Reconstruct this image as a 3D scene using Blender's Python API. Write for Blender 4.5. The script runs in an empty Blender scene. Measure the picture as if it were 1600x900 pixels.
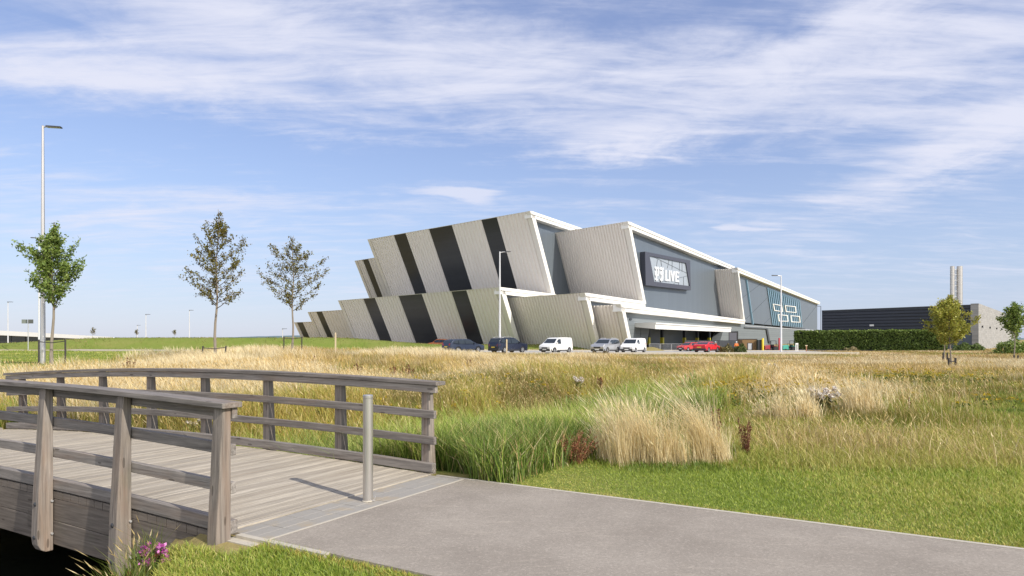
import bpy, math, random
import numpy as np
from mathutils import Vector, Matrix
R = math.radians
PI = math.pi
random.seed(7)
rng = np.random.default_rng(11)
scene = bpy.context.scene
C = scene.collection

# ------------------------------------------------------------------ camera
F, CX, HY, CAMH = 1067.0, 800.0, 530.0, 1.65      # focal length etc. in 1600x900 pixels
cam_d = bpy.data.cameras.new('camera'); cam = bpy.data.objects.new('camera', cam_d); C.objects.link(cam)
cam.location = (0, 0, CAMH); cam.rotation_euler = (R(90), 0, 0)
cam_d.sensor_width = 36; cam_d.lens = 36 * F / 1600
cam_d.shift_y = (HY - 450) / 1600
cam_d.clip_start = .05; cam_d.clip_end = 9000
scene.camera = cam

# ------------------------------------------------------------------ sun, sky, exposure
SUN_EL, SUN_AZ = 36.5, 131.5                       # azimuth clockwise from +Y
sd = Vector((math.sin(R(SUN_AZ)) * math.cos(R(SUN_EL)), math.cos(R(SUN_AZ)) * math.cos(R(SUN_EL)), math.sin(R(SUN_EL))))
sun_d = bpy.data.lights.new('sun', 'SUN'); sun = bpy.data.objects.new('sun', sun_d); C.objects.link(sun)
sun_d.energy = 3.4; sun_d.angle = R(.53); sun_d.color = (1, .93, .82)
sun.rotation_euler = (-sd).to_track_quat('-Z', 'Y').to_euler()
scene.view_settings.view_transform = 'Standard'; scene.view_settings.look = 'None'
scene.view_settings.exposure = .52; scene.view_settings.gamma = 1
scene.view_settings.use_curve_mapping = False
SKY = .145

def N(nt, t, **kw):
    n = nt.nodes.new(t)
    for k, v in kw.items():
        if hasattr(n, k): setattr(n, k, v)
    return n
def math_n(nt, op, a, b=None, c=None, clamp=False):
    n = nt.nodes.new('ShaderNodeMath'); n.operation = op; n.use_clamp = clamp
    for i, v in enumerate((a, b, c)):
        if v is None: continue
        if isinstance(v, (int, float)): n.inputs[i].default_value = v
        else: nt.links.new(v, n.inputs[i])
    return n.outputs[0]
def noise_n(nt, vec, scale, detail=4, rough=.55, dist=0.0):
    n = nt.nodes.new('ShaderNodeTexNoise')
    n.inputs['Scale'].default_value = scale; n.inputs['Detail'].default_value = detail
    n.inputs['Roughness'].default_value = rough; n.inputs['Distortion'].default_value = dist
    if vec is not None: nt.links.new(vec, n.inputs['Vector'])
    return n.outputs['Fac']
def map_n(nt, vec, loc=(0, 0, 0), rot=(0, 0, 0), sc=(1, 1, 1)):
    n = nt.nodes.new('ShaderNodeMapping')
    n.inputs['Location'].default_value = loc; n.inputs['Rotation'].default_value = rot; n.inputs['Scale'].default_value = sc
    nt.links.new(vec, n.inputs['Vector']); return n.outputs[0]
def ramp_n(nt, fac, stops):
    n = nt.nodes.new('ShaderNodeValToRGB'); e = n.color_ramp.elements
    while len(e) < len(stops): e.new(.5)
    for i, (p, c) in enumerate(stops):
        e[i].position = p; e[i].color = (*c, 1) if len(c) == 3 else c
    nt.links.new(fac, n.inputs[0]); return n.outputs[0]
def mix_n(nt, fac, a, b, mode='MIX'):
    n = nt.nodes.new('ShaderNodeMix'); n.data_type = 'RGBA'; n.blend_type = mode
    for sock, v in ((n.inputs[0], fac), (n.inputs[6], a), (n.inputs[7], b)):
        if isinstance(v, (int, float)): sock.default_value = v
        elif isinstance(v, tuple): sock.default_value = (*v, 1)
        else: nt.links.new(v, sock)
    return n.outputs[2]
def smooth_n(nt, v, lo, hi):
    n = nt.nodes.new('ShaderNodeMapRange'); n.interpolation_type = 'SMOOTHSTEP'
    n.inputs[1].default_value = lo; n.inputs[2].default_value = hi
    nt.links.new(v, n.inputs[0]); return n.outputs[0]

world = bpy.data.worlds.new('World'); scene.world = world; world.use_nodes = True
def build_world():
    nt = world.node_tree; nt.nodes.clear()
    out = N(nt, 'ShaderNodeOutputWorld'); bg = N(nt, 'ShaderNodeBackground')
    sky = N(nt, 'ShaderNodeTexSky'); sky.sky_type = 'NISHITA'; sky.sun_disc = False
    sky.sun_elevation = R(SUN_EL); sky.sun_rotation = R(SUN_AZ)
    sky.air_density = 1.0; sky.dust_density = .35; sky.ozone_density = 2.2; sky.altitude = 60
    tc = N(nt, 'ShaderNodeTexCoord'); sep = N(nt, 'ShaderNodeSeparateXYZ')
    nt.links.new(tc.outputs['Generated'], sep.inputs[0])
    x, y, z = sep.outputs
    zc = math_n(nt, 'ADD', math_n(nt, 'MAXIMUM', z, 0.0), .10)
    # cloud layer seen in perspective: direction projected on a high plane
    cmb = N(nt, 'ShaderNodeCombineXYZ')
    nt.links.new(math_n(nt, 'DIVIDE', x, zc), cmb.inputs[0]); nt.links.new(math_n(nt, 'DIVIDE', y, zc), cmb.inputs[1])
    P = cmb.outputs[0]
    # azimuth / elevation tangents for the single clouds (x/y, z/y)
    ys = math_n(nt, 'MAXIMUM', y, .05)
    tx = math_n(nt, 'DIVIDE', x, ys); tz = math_n(nt, 'DIVIDE', z, ys)
    front = math_n(nt, 'GREATER_THAN', y, .05)
    wob = noise_n(nt, map_n(nt, P, sc=(.9, .9, 1)), 1.6, 5, .6)
    wob2 = noise_n(nt, map_n(nt, P, (3, 7, 0), sc=(1, 1, 1)), 5.0, 6, .65)
    broad = noise_n(nt, map_n(nt, P, (1.3, .4, 0), (0, 0, R(-18)), (.42, 1.15, 1)), 1.15, 7, .58, .35)
    fine = noise_n(nt, map_n(nt, P, (4.1, 2.2, 0), (0, 0, R(-24)), (.55, 2.6, 1)), 2.3, 8, .66, .6)
    cover = math_n(nt, 'ADD', math_n(nt, 'MULTIPLY', broad, .42), math_n(nt, 'MULTIPLY', fine, .58))
    def blob(cx, cy, rx, ry, ang, lo=.25):
        dx = math_n(nt, 'SUBTRACT', tx, (cx - 800) / F); dz = math_n(nt, 'SUBTRACT', tz, (530 - cy) / F)
        ca, sa = math.cos(R(ang)), math.sin(R(ang))
        a = math_n(nt, 'ADD', math_n(nt, 'MULTIPLY', dx, ca * F / rx), math_n(nt, 'MULTIPLY', dz, sa * F / rx))
        b = math_n(nt, 'ADD', math_n(nt, 'MULTIPLY', dx, -sa * F / ry), math_n(nt, 'MULTIPLY', dz, ca * F / ry))
        a = math_n(nt, 'ADD', a, math_n(nt, 'MULTIPLY', math_n(nt, 'SUBTRACT', wob, .5), .9))
        b = math_n(nt, 'ADD', b, math_n(nt, 'MULTIPLY', math_n(nt, 'SUBTRACT', wob2, .5), 1.6))
        r2 = math_n(nt, 'ADD', math_n(nt, 'MULTIPLY', a, a), math_n(nt, 'MULTIPLY', b, b))
        g = math_n(nt, 'POWER', 2.718, math_n(nt, 'MULTIPLY', r2, -1.0))
        return math_n(nt, 'MULTIPLY', g, front)
    def addn(*v):
        s = v[0]
        for q in v[1:]: s = math_n(nt, 'ADD', s, q)
        return s
    def mul(v, k): return math_n(nt, 'MULTIPLY', v, k)
    bias = addn(mul(blob(620, 70, 620, 110, -8), .15), mul(blob(1150, 110, 420, 100, 4), .12), mul(blob(1510, 225, 230, 42, 24), .36),
                mul(blob(130, 115, 230, 36, -6), .28), mul(blob(960, 222, 140, 34, 8), .26), mul(blob(1290, 50, 110, 30, 25), .16), mul(blob(330, 20, 260, 40, -12), .10), mul(blob(60, 480, 500, 60, 0), .05), mul(blob(1560, 60, 260, 90, 20), .12),
                mul(blob(250, 330, 330, 30, 3), .13), mul(blob(700, 170, 500, 60, -6), .08), mul(blob(520, 205, 200, 16, -4), .10), mul(blob(1350, 40, 200, 50, 25), .08))
    hole = addn(mul(blob(330, 230, 420, 55, -6), .10), mul(blob(1200, 290, 380, 60, 0), .10), mul(blob(700, 250, 200, 40, 0), .06))
    brk = mul(math_n(nt, 'SUBTRACT', noise_n(nt, map_n(nt, P, (5, 3, 0), (0, 0, R(20)), (1.0, 1.9, 1)), 3.0, 6, .62, .8), .5), .42)
    c1 = math_n(nt, 'SUBTRACT', addn(cover, bias, brk), hole)
    m1 = mul(smooth_n(nt, c1, .42, .88), .95)
    streak = noise_n(nt, map_n(nt, P, (9, 1, 0), (0, 0, R(-10)), (.6, 3.0, 1)), 4.5, 6, .6, .5)
    w1 = mul(smooth_n(nt, addn(mul(addn(blob(690, 299, 105, 10, -2), mul(blob(745, 312, 46, 17, -18), .9)), .75), mul(streak, .95)), .72, 1.35), .75)
    w2 = mul(smooth_n(nt, addn(mul(addn(blob(1195, 359, 62, 5, -1), mul(blob(1140, 353, 34, 8, 6), .9)), .75), mul(streak, .8)), .70, 1.25), .8)
    m = math_n(nt, 'MAXIMUM', m1, math_n(nt, 'MAXIMUM', w1, w2))
    hz = smooth_n(nt, z, .015, .09)
    m = math_n(nt, 'MULTIPLY', m, math_n(nt, 'ADD', mul(hz, .85), .15), clamp=True)
    skyc = mix_n(nt, 1.0, sky.outputs[0], (.90, .85, .86), 'MULTIPLY')
    skyc = mix_n(nt, .40, skyc, (1.58, 1.83, 3.28))
    lowhaze = mul(math_n(nt, 'SUBTRACT', 1.0, smooth_n(nt, z, 0.0, .30)), .62)
    skyc = mix_n(nt, lowhaze, skyc, (2.3, 2.8, 3.85))
    col = mix_n(nt, m, skyc, (3.85, 3.95, 4.6))
    back = mul(smooth_n(nt, mul(y, -1.0), .05, .45), .56)          # added bright cloud, unseen behind the camera, fills the shaded faces
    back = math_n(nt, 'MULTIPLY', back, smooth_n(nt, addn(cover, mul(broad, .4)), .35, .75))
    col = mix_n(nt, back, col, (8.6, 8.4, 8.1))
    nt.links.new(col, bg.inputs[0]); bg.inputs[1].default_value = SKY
    nt.links.new(bg.outputs[0], out.inputs[0])
build_world()

# ------------------------------------------------------------------ helpers
def at(px, py, Y):                                  # pixel + distance -> point
    return Vector(((px - CX) / F * Y, Y, CAMH + (HY - py) / F * Y))
def link(name, me, mat=None, parent=None):
    o = bpy.data.objects.new(name, me); C.objects.link(o)
    if mat is not None: me.materials.append(mat)
    if parent is not None: o.parent = parent
    return o
def tag(o, label=None, cat=None, group=None, kind=None):
    for k, v in (('label', label), ('category', cat), ('group', group), ('kind', kind)):
        if v: o[k] = v
    return o
def thing(name, label, cat, loc=(0, 0, 0), rz=0.0, group=None):
    o = bpy.data.objects.new(name, None); C.objects.link(o)
    o.location = loc; o.rotation_euler = (0, 0, rz); o.empty_display_size = .3
    return tag(o, label, cat, group)
def dup(root, loc, rz=0.0, label=None, scale=1.0):
    r = root.copy(); C.objects.link(r); r.location = loc; r.rotation_euler = (0, 0, rz); r.scale = (scale,) * 3
    if label: r['label'] = label
    for ch in list(root.children):
        c = ch.copy(); C.objects.link(c); c.parent = r
        for g in ch.children:
            d = g.copy(); C.objects.link(d); d.parent = c
    return r

class MB:
    def __init__(s): s.v, s.f = [], []
    def add(s, vs, fs):
        n = len(s.v); s.v += [tuple(p) for p in vs]; s.f += [tuple(i + n for i in q) for q in fs]; return s
    def box(s, x0, x1, y0, y1, z0, z1):
        return s.hexa([(x0, y0, z0), (x1, y0, z0), (x1, y1, z0), (x0, y1, z0)], [(x0, y0, z1), (x1, y0, z1), (x1, y1, z1), (x0, y1, z1)])
    def hexa(s, b, t):
        return s.add(list(b) + list(t), [(3, 2, 1, 0), (4, 5, 6, 7), (0, 1, 5, 4), (1, 2, 6, 5), (2, 3, 7, 6), (3, 0, 4, 7)])
    def quad(s, a, b, c, d): return s.add([a, b, c, d], [(0, 1, 2, 3)])
    def prism(s, poly, off):                        # polygon of 3D points swept by off
        n = len(poly); o = Vector(off); p2 = [tuple(Vector(p) + o) for p in poly]
        return s.add(list(poly) + p2, [tuple(range(n))[::-1], tuple(range(n, 2 * n))] + [(i, (i + 1) % n, n + (i + 1) % n, n + i) for i in range(n)])
    def tube(s, pts, rad, n=8, cap=True):
        pts = [Vector(p) for p in pts]
        if not hasattr(rad, '__len__'): rad = [rad] * len(pts)
        rings = []; ref = None
        for i, p in enumerate(pts):
            d = (pts[min(i + 1, len(pts) - 1)] - pts[max(i - 1, 0)]).normalized()
            if ref is None: ref = Vector((1, 0, 0)) if abs(d.x) < .8 else Vector((0, 1, 0))
            a = (ref - d * ref.dot(d)).normalized(); ref = a; b = d.cross(a)
            rings.append([p + (a * math.cos(2 * PI * k / n) + b * math.sin(2 * PI * k / n)) * rad[i] for k in range(n)])
        vs = [q for r in rings for q in r]; fs = []
        for i in range(len(pts) - 1):
            for k in range(n):
                fs.append((i * n + k, i * n + (k + 1) % n, (i + 1) * n + (k + 1) % n, (i + 1) * n + k))
        if cap: fs += [tuple(range(n))[::-1], tuple(range((len(pts) - 1) * n, len(pts) * n))]
        return s.add(vs, fs)
    def lathe(s, prof, n=20, axis='z', c=(0, 0, 0)):
        vs, fs = [], []
        for r, h in prof:
            for k in range(n):
                a = 2 * PI * k / n; p, q = r * math.cos(a), r * math.sin(a)
                v = (p, q, h) if axis == 'z' else (p, h, q) if axis == 'y' else (h, p, q)
                vs.append((v[0] + c[0], v[1] + c[1], v[2] + c[2]))
        for i in range(len(prof) - 1):
            for k in range(n): fs.append((i * n + k, i * n + (k + 1) % n, (i + 1) * n + (k + 1) % n, (i + 1) * n + k))
        fs += [tuple(range(n))[::-1], tuple(range((len(prof) - 1) * n, len(prof) * n))]
        return s.add(vs, fs)
    def build(s, name, mat=None, parent=None, smooth=False, bevel=0.0, seg=2):
        me = bpy.data.meshes.new(name); me.from_pydata(s.v, [], s.f); me.update()
        import bmesh
        bm = bmesh.new(); bm.from_mesh(me); bmesh.ops.recalc_face_normals(bm, faces=bm.faces); bm.to_mesh(me); bm.free()
        if smooth:
            me.polygons.foreach_set('use_smooth', [True] * len(me.polygons))
            try: me.set_sharp_from_angle(angle=R(38))
            except Exception: pass
        o = link(name, me, mat, parent)
        if bevel:
            m = o.modifiers.new('bevel', 'BEVEL'); m.width = bevel; m.segments = seg; m.limit_method = 'ANGLE'
        return o

def np_mesh(name, verts, faces, cols=None, mat=None, parent=None):   # faces: list of (n,k) arrays
    me = bpy.data.meshes.new(name)
    verts = np.ascontiguousarray(verts, dtype=np.float32).reshape(-1, 3)
    me.vertices.add(len(verts)); me.vertices.foreach_set('co', verts.ravel())
    loops = np.concatenate([f.ravel() for f in faces]).astype(np.int32)
    sizes = np.concatenate([np.full(len(f), f.shape[1]) for f in faces])
    me.loops.add(len(loops)); me.loops.foreach_set('vertex_index', loops)
    me.polygons.add(len(sizes))
    me.polygons.foreach_set('loop_start', np.concatenate([[0], np.cumsum(sizes)[:-1]]).astype(np.int32))
    me.update(calc_edges=True)
    if cols is not None:
        at_ = me.color_attributes.new('Col', 'FLOAT_COLOR', 'POINT')
        c4 = np.ones((len(verts), 4), np.float32); c4[:, :3] = cols
        at_.data.foreach_set('color', c4.ravel())
    return link(name, me, mat, parent)

# ------------------------------------------------------------------ materials
def new_mat(name):
    m = bpy.data.materials.new(name); m.use_nodes = True; nt = m.node_tree
    return m, nt, nt.nodes['Principled BSDF']
def setc(nt, sock, v):
    if isinstance(v, tuple): sock.default_value = (*v, 1)
    elif isinstance(v, (int, float)): sock.default_value = v
    else: nt.links.new(v, sock)
def bump_n(nt, b, h, strength=.3, dist=.02):
    n = nt.nodes.new('ShaderNodeBump'); n.inputs['Strength'].default_value = strength; n.inputs['Distance'].default_value = dist
    nt.links.new(h, n.inputs['Height']); nt.links.new(n.outputs[0], b.inputs['Normal'])
def objc(nt): return N(nt, 'ShaderNodeTexCoord').outputs['Object']
def plain(name, col, rough=.6, metal=0.0, var=.12, scale=3.0, stretch=(1, 1, 1), coat=0.0, bump=0.0):
    m, nt, b = new_mat(name); v = map_n(nt, objc(nt), sc=stretch)
    f = noise_n(nt, v, scale, 5, .6)
    c = mix_n(nt, f, tuple(x * (1 - var) for x in col), tuple(min(1, x * (1 + var)) for x in col))
    setc(nt, b.inputs['Base Color'], c); b.inputs['Metallic'].default_value = metal
    setc(nt, b.inputs['Roughness'], math_n(nt, 'ADD', math_n(nt, 'MULTIPLY', f, .15), max(.02, rough - .075)))
    if coat: b.inputs['Coat Weight'].default_value = coat; b.inputs['Coat Roughness'].default_value = .05
    if bump: bump_n(nt, b, f, bump)
    return m
def wood(name, axis, c0=(.105, .096, .09), c1=(.345, .318, .295), warm=(.26, .17, .11), warm_amt=.35, bump=.35):
    m, nt, b = new_mat(name); tco = objc(nt)
    st = [26, 26, 26]; st[axis] = 1.1
    f = noise_n(nt, map_n(nt, tco, sc=tuple(st)), 1.6, 8, .68, .35)
    st2 = [5, 5, 5]; st2[axis] = .5
    g = noise_n(nt, map_n(nt, tco, (3, 1, 2), sc=tuple(st2)), 1.3, 4, .6)
    c = ramp_n(nt, f, [(.28, c0), (.5, tuple((p + q) / 2 for p, q in zip(c0, c1))), (.72, c1)])
    c = mix_n(nt, math_n(nt, 'MULTIPLY', smooth_n(nt, g, .48, .72), warm_amt), c, warm)
    st3 = [70, 70, 70]; st3[axis] = 1.6
    crk = noise_n(nt, map_n(nt, tco, (7, 2, 5), sc=tuple(st3)), 1.0, 3, .5)
    c = mix_n(nt, math_n(nt, 'MULTIPLY', smooth_n(nt, crk, .66, .74), .55), c, (.04, .034, .03))
    oi = N(nt, 'ShaderNodeObjectInfo'); rnd = oi.outputs['Random']
    c = mix_n(nt, 1.0, c, mix_n(nt, rnd, (.82, .80, .78), (1.18, 1.16, 1.13)), 'MULTIPLY')
    vo = N(nt, 'ShaderNodeTexVoronoi'); vo.inputs['Scale'].default_value = 1.0; st4 = [9, 9, 9]; st4[axis] = 2.2
    nt.links.new(map_n(nt, tco, sc=tuple(st4)), vo.inputs['Vector'])
    c = mix_n(nt, math_n(nt, 'MULTIPLY', math_n(nt, 'LESS_THAN', vo.outputs['Distance'], .11), .6), c, (.05, .038, .03))
    alg = noise_n(nt, tco, 1.7, 5, .65)
    c = mix_n(nt, math_n(nt, 'MULTIPLY', smooth_n(nt, alg, .56, .75), .35), c, (.15, .15, .105))
    setc(nt, b.inputs['Base Color'], c); b.inputs['Roughness'].default_value = .82
    b.inputs['Specular IOR Level'].default_value = .3
    bump_n(nt, b, f, bump, .006)
    return m
def leafmat(name, trans=.35, rough=.55):
    m, nt, b = new_mat(name)
    at_ = N(nt, 'ShaderNodeAttribute'); at_.attribute_name = 'Col'
    d = N(nt, 'ShaderNodeBsdfDiffuse'); t = N(nt, 'ShaderNodeBsdfTranslucent'); g = N(nt, 'ShaderNodeBsdfGlossy'); g.inputs['Roughness'].default_value = .5
    nt.links.new(at_.outputs['Color'], d.inputs[0]); nt.links.new(at_.outputs['Color'], t.inputs[0])
    ms = N(nt, 'ShaderNodeMixShader'); ms.inputs[0].default_value = trans
    nt.links.new(d.outputs[0], ms.inputs[1]); nt.links.new(t.outputs[0], ms.inputs[2])
    m2 = N(nt, 'ShaderNodeMixShader'); m2.inputs[0].default_value = .03
    nt.links.new(ms.outputs[0], m2.inputs[1]); nt.links.new(g.outputs[0], m2.inputs[2])
    nt.links.new(m2.outputs[0], nt.nodes['Material Output'].inputs[0]); nt.nodes.remove(b)
    return m
LEAF = leafmat('blades_and_leaves')
M = {}
M['wood_x'] = wood('weathered_timber_long', 0)
M['wood_z'] = wood('weathered_timber_post', 2, (.10, .088, .08), (.325, .288, .255), (.25, .155, .10), .42)
M['wood_beam'] = wood('weathered_timber_beam', 0, (.085, .073, .064), (.225, .195, .168), (.19, .13, .085), .35, .22)
M['steel'] = plain('brushed_steel', (.60, .57, .53), .36, .85, .08, 6, (1, 1, .15))
M['galv'] = plain('galvanised_steel', (.62, .62, .62), .42, .55, .08, 8)
M['paintwhite'] = plain('white_coated_metal', (.80, .79, .76), .45, 0, .04, 4)
M['lampwhite'] = plain('pale_pole_paint', (.66, .66, .67), .4, .3, .05, 3)
M['darkmetal'] = plain('dark_metal', (.05, .053, .06), .45, .2)
M['lens'] = plain('lamp_lens', (.45, .46, .48), .2)
M['bark'] = plain('pale_bark', (.24, .205, .165), .9, 0, .35, 9, (1, 1, .3), bump=.4)
M['darkbark'] = plain('branch_bark', (.085, .06, .042), .9, 0, .3, 9)
M['stake'] = plain('dark_stake_timber', (.045, .04, .037), .85, 0, .3, 8, (4, 4, .5))
M['strap'] = plain('rubber_tie', (.03, .028, .027), .7)
M['palewood'] = plain('pale_timber', (.55, .45, .30), .8, 0, .2, 8, (4, 4, .5))
M['rubber'] = plain('tyre_rubber', (.022, .022, .023), .8)
M['rim'] = plain('alloy_rim', (.55, .56, .58), .35, .7)
M['glass_car'] = plain('car_glass', (.03, .038, .045), .06, 0, .1, 2)
M['plastic'] = plain('black_trim_plastic', (.03, .031, .033), .55)
M['lamp_clear'] = plain('headlight_lens', (.62, .64, .66), .12)
M['lamp_red'] = plain('tail_light_lens', (.45, .02, .025), .2)
M['plate_y'] = plain('yellow_plate', (.75, .55, .06), .5)
M['plate_w'] = plain('white_plate', (.75, .75, .72), .5)
M['mesh'] = plain('dark_screen', (.055, .06, .068), .6)

# ------------------------------------------------------------------ local frames
O = np.array([-2.25, 5.71]); U = np.array([-.861, .509]); Vv = np.array([.509, .861])
def sv(x, y):
    dx, dy = x - O[0], y - O[1]
    return dx * U[0] + dy * U[1], dx * Vv[0] + dy * Vv[1]
def xy(s, v): return O[0] + s * U[0] + v * Vv[0], O[1] + s * U[1] + v * Vv[1]
def sst(a, b, t):
    q = np.clip((t - a) / (b - a), 0, 1); return q * q * (3 - 2 * q)
def lump(x, y, k, sd_):
    r = np.random.default_rng(sd_); out = 0 * x
    for i in range(9):
        a = r.uniform(0, 2 * PI); q = k * r.uniform(.5, 1.8); out = out + np.sin((x * math.cos(a) + y * math.sin(a)) * q + r.uniform(0, 6.28)) 
    return out / 3.0
def ditch_c(v): return np.where(v < 3, 5.1, 5.1 - 3.2 * sst(3, 12, v)) + np.where(v > 12, .12 * (v - 12), 0)
def ground_z(x, y):
    x = np.asarray(x, float); y = np.asarray(y, float)
    s, v = sv(x, y)
    amp = np.where(v < 4, 1.5, .28 + 1.22 * np.exp(-np.maximum(v - 4, 0) / 8)) * (1 - sst(26, 40, v))
    hw = 4.5 - 1.4 * sst(3, 12, v) + 1.3 * np.clip(-v, 0, 1.6)
    inn = np.where(v < .1, .55, .30)
    z = -amp * (1 - sst(inn, 1.0, np.abs(s - ditch_c(v)) / hw))
    z = z - .17 * sst(8.5, 10.5, s) * (1 - sst(30, 50, y))
    far = sst(7, 14, v) * (1 - sst(-1.0, 1.0, -v))
    z = z + .09 * lump(x, y, .22, 3) * far * (1 - sst(60, 76, y))
    z = z - .03 * (1 - far)
    z = z - .38 * sst(30, 58, y) * (1 - sst(68, 84, y)) * sst(-7, 6, x) * (1 - sst(20, 62, x) * .6)
    w1 = sst(-84, -62, x) ; amp_b = (.95 + .92 * w1) * (1 - sst(-30, -9, x) * .60) * (1 - sst(12.5, 17, x))
    z = z + amp_b * sst(102, 107.5, y) * (1 - sst(111, 116.5, y))
    z = z - .5 * sst(16.5, 19, x) * (1 - sst(60, 66, x)) * sst(92.5, 95, y) * (1 - sst(150, 155, y))
    m = np.exp(-(((x - 19.6) / 2.4) ** 2 + ((y - 96) / 1.2) ** 2)); z = z + 1.05 * m
    return z
def gz(x, y): return float(ground_z(np.array([x]), np.array([y]))[0])

def build_ground():
    def axis(segs):
        out = [np.arange(a, b, st) for a, b, st in segs]; return np.concatenate(out + [[segs[-1][1]]])
    ax = axis([(-5000, -400, 400), (-400, -100, 20), (-100, -24, 2), (-24, 20, .3), (20, 100, 2), (100, 400, 20), (400, 5000, 400)])
    ay = axis([(-60, -6, 3), (-6, 30, .3), (30, 100, 1.2), (100, 128, .8), (128, 300, 10), (300, 5500, 400)])
    X, Y = np.meshgrid(ax, ay); Z = ground_z(X, Y)
    v = np.stack([X, Y, Z], -1).reshape(-1, 3); w = len(ax)
    i = (np.arange(len(ay) - 1)[:, None] * w + np.arange(w - 1)[None]).ravel()
    f = np.stack([i, i + 1, i + 1 + w, i + w], 1)
    m, nt, b = new_mat('meadow_soil'); tco = objc(nt)
    n1 = noise_n(nt, tco, .35, 6, .6); n2 = noise_n(nt, tco, 9, 6, .7); n3 = noise_n(nt, tco, .06, 4, .5)
    green = mix_n(nt, n2, (.08, .125, .02), (.22, .28, .055)); straw = mix_n(nt, n2, (.20, .15, .06), (.46, .36, .17))
    zone = N(nt, 'ShaderNodeAttribute'); zone.attribute_name = 'Col'; zs = N(nt, 'ShaderNodeSeparateColor'); nt.links.new(zone.outputs['Color'], zs.inputs[0])
    t = math_n(nt, 'ADD', zs.outputs[0], math_n(nt, 'MULTIPLY', math_n(nt, 'SUBTRACT', n1, .5), .9), clamp=True)
    c = mix_n(nt, t, green, straw)
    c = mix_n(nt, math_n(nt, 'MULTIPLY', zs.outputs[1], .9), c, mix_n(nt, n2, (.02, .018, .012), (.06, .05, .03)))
    setc(nt, b.inputs['Base Color'], c); b.inputs['Roughness'].default_value = 1; b.inputs['Specular IOR Level'].default_value = .1
    bump_n(nt, b, n2, .6, .05)
    k, zz = zone_kind(X.ravel(), Y.ravel())
    cols = np.zeros((len(v), 3)); cols[:, 0] = np.where((k == 0) | (k == 5), .12, np.where(k == 1, .5, np.where(k == 3, .15, .85)))
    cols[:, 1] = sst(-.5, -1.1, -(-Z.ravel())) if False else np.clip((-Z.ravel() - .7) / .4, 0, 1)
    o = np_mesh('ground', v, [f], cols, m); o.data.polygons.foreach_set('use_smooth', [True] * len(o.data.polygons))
    tag(o, 'grassy ground with a ditch under the bridge', None, None, 'structure')

# zones: 0 lawn, 1 rough short mix, 2 straw meadow, 3 reeds, 4 bare/none, 5 mown bank, 6 olive slope
def zone_kind(x, y, jit=0.0):
    s, v = sv(x, y)
    n = lump(x, y, .9, 21); n2 = lump(x, y, .28, 5)
    k = np.full(x.shape, 2)
    vl = 4.35 + .72 * np.clip(-s - 2.0, 0, 20) + .35 * n
    k = np.where((v > 2.9) & (s < 9) & (v < vl + 7.5 + .7 * np.clip(-s - 2, 0, 30) + 1.6 * n + 2.0 * n2 + 6.0 * jit), 1, k)
    k = np.where((v > 2.9) & (s < .4) & (v < vl + .7 * jit), 0, k)
    dc = np.abs(s - ditch_c(v))
    k = np.where((v > 2.9) & (s > -.6 + .25 * n + 1.5 * jit * sst(6, 14, v)) & (s < 9.3 + 4 * jit) & (v < 25 + 5 * n2 + 14 * jit), 6, k)
    reed = (v > 2.9) & (s > -.55 + .2 * n - .06 * v + .5 * jit) & (s < ditch_c(v) + .8 + .5 * n + 1.6 * jit) & (v < 12 + 2 * n2 + 3 * jit)
    k = np.where(reed, 3, k)
    k = np.where((v > 12) & (v < 17) & (dc < .7 + .4 * n) & (n2 > -.3), 3, k)
    line = np.where(y < 35, -18 - .5 * (y - 25), -23 - .32 * (y - 35))
    k = np.where((x < line + 1.5 * n + 5 * jit) & (v > -30) & (y > 14) & (s > 9), 0, k)
    k = np.where((y > 100.5) & (x < 17), 5, k)
    k = np.where((v <= 0.2), 0, k); k = np.where((s < .5) & (v > 2.7) & (v < 3.0) & (k == 2), 0, k)
    zl_ = ground_z(x, y)
    k = np.where((v <= 0.0) & (zl_ < -.16), np.where((zl_ > -.8) & (np.sin(x * 91.7) * np.sin(y * 77.3) > .62), 6, 4), k)
    none = ((v > .06 + .05 * n) & (v < 2.915 - .035 * np.clip(n, 0, 2)) & ((s < .35) | (s > 10.6))) | ((s > -.3) & (s < 11.2) & (v > -.35) & (v < 3.25))
    none = none | ((y > 128))
    yr = road_near(x)
    none = none | ((y > yr) & (y < yr + road_w(x)) & (x < 40))
    k = np.where(none, 4, k)
    return k, n2
def road_near(x): return np.where(x > -8, 79.0, 79 + 19 * sst(-8, -70, -(-x)) if False else 79 + 18 * np.clip((-8 - x) / 60, 0, 1) ** .8)
def road_w(x): return np.where(x > 27, 14.0, np.where(x > -8, 17.0, 17 - 11 * np.clip((-8 - x) / 40, 0, 1)))
build_ground()

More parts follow.
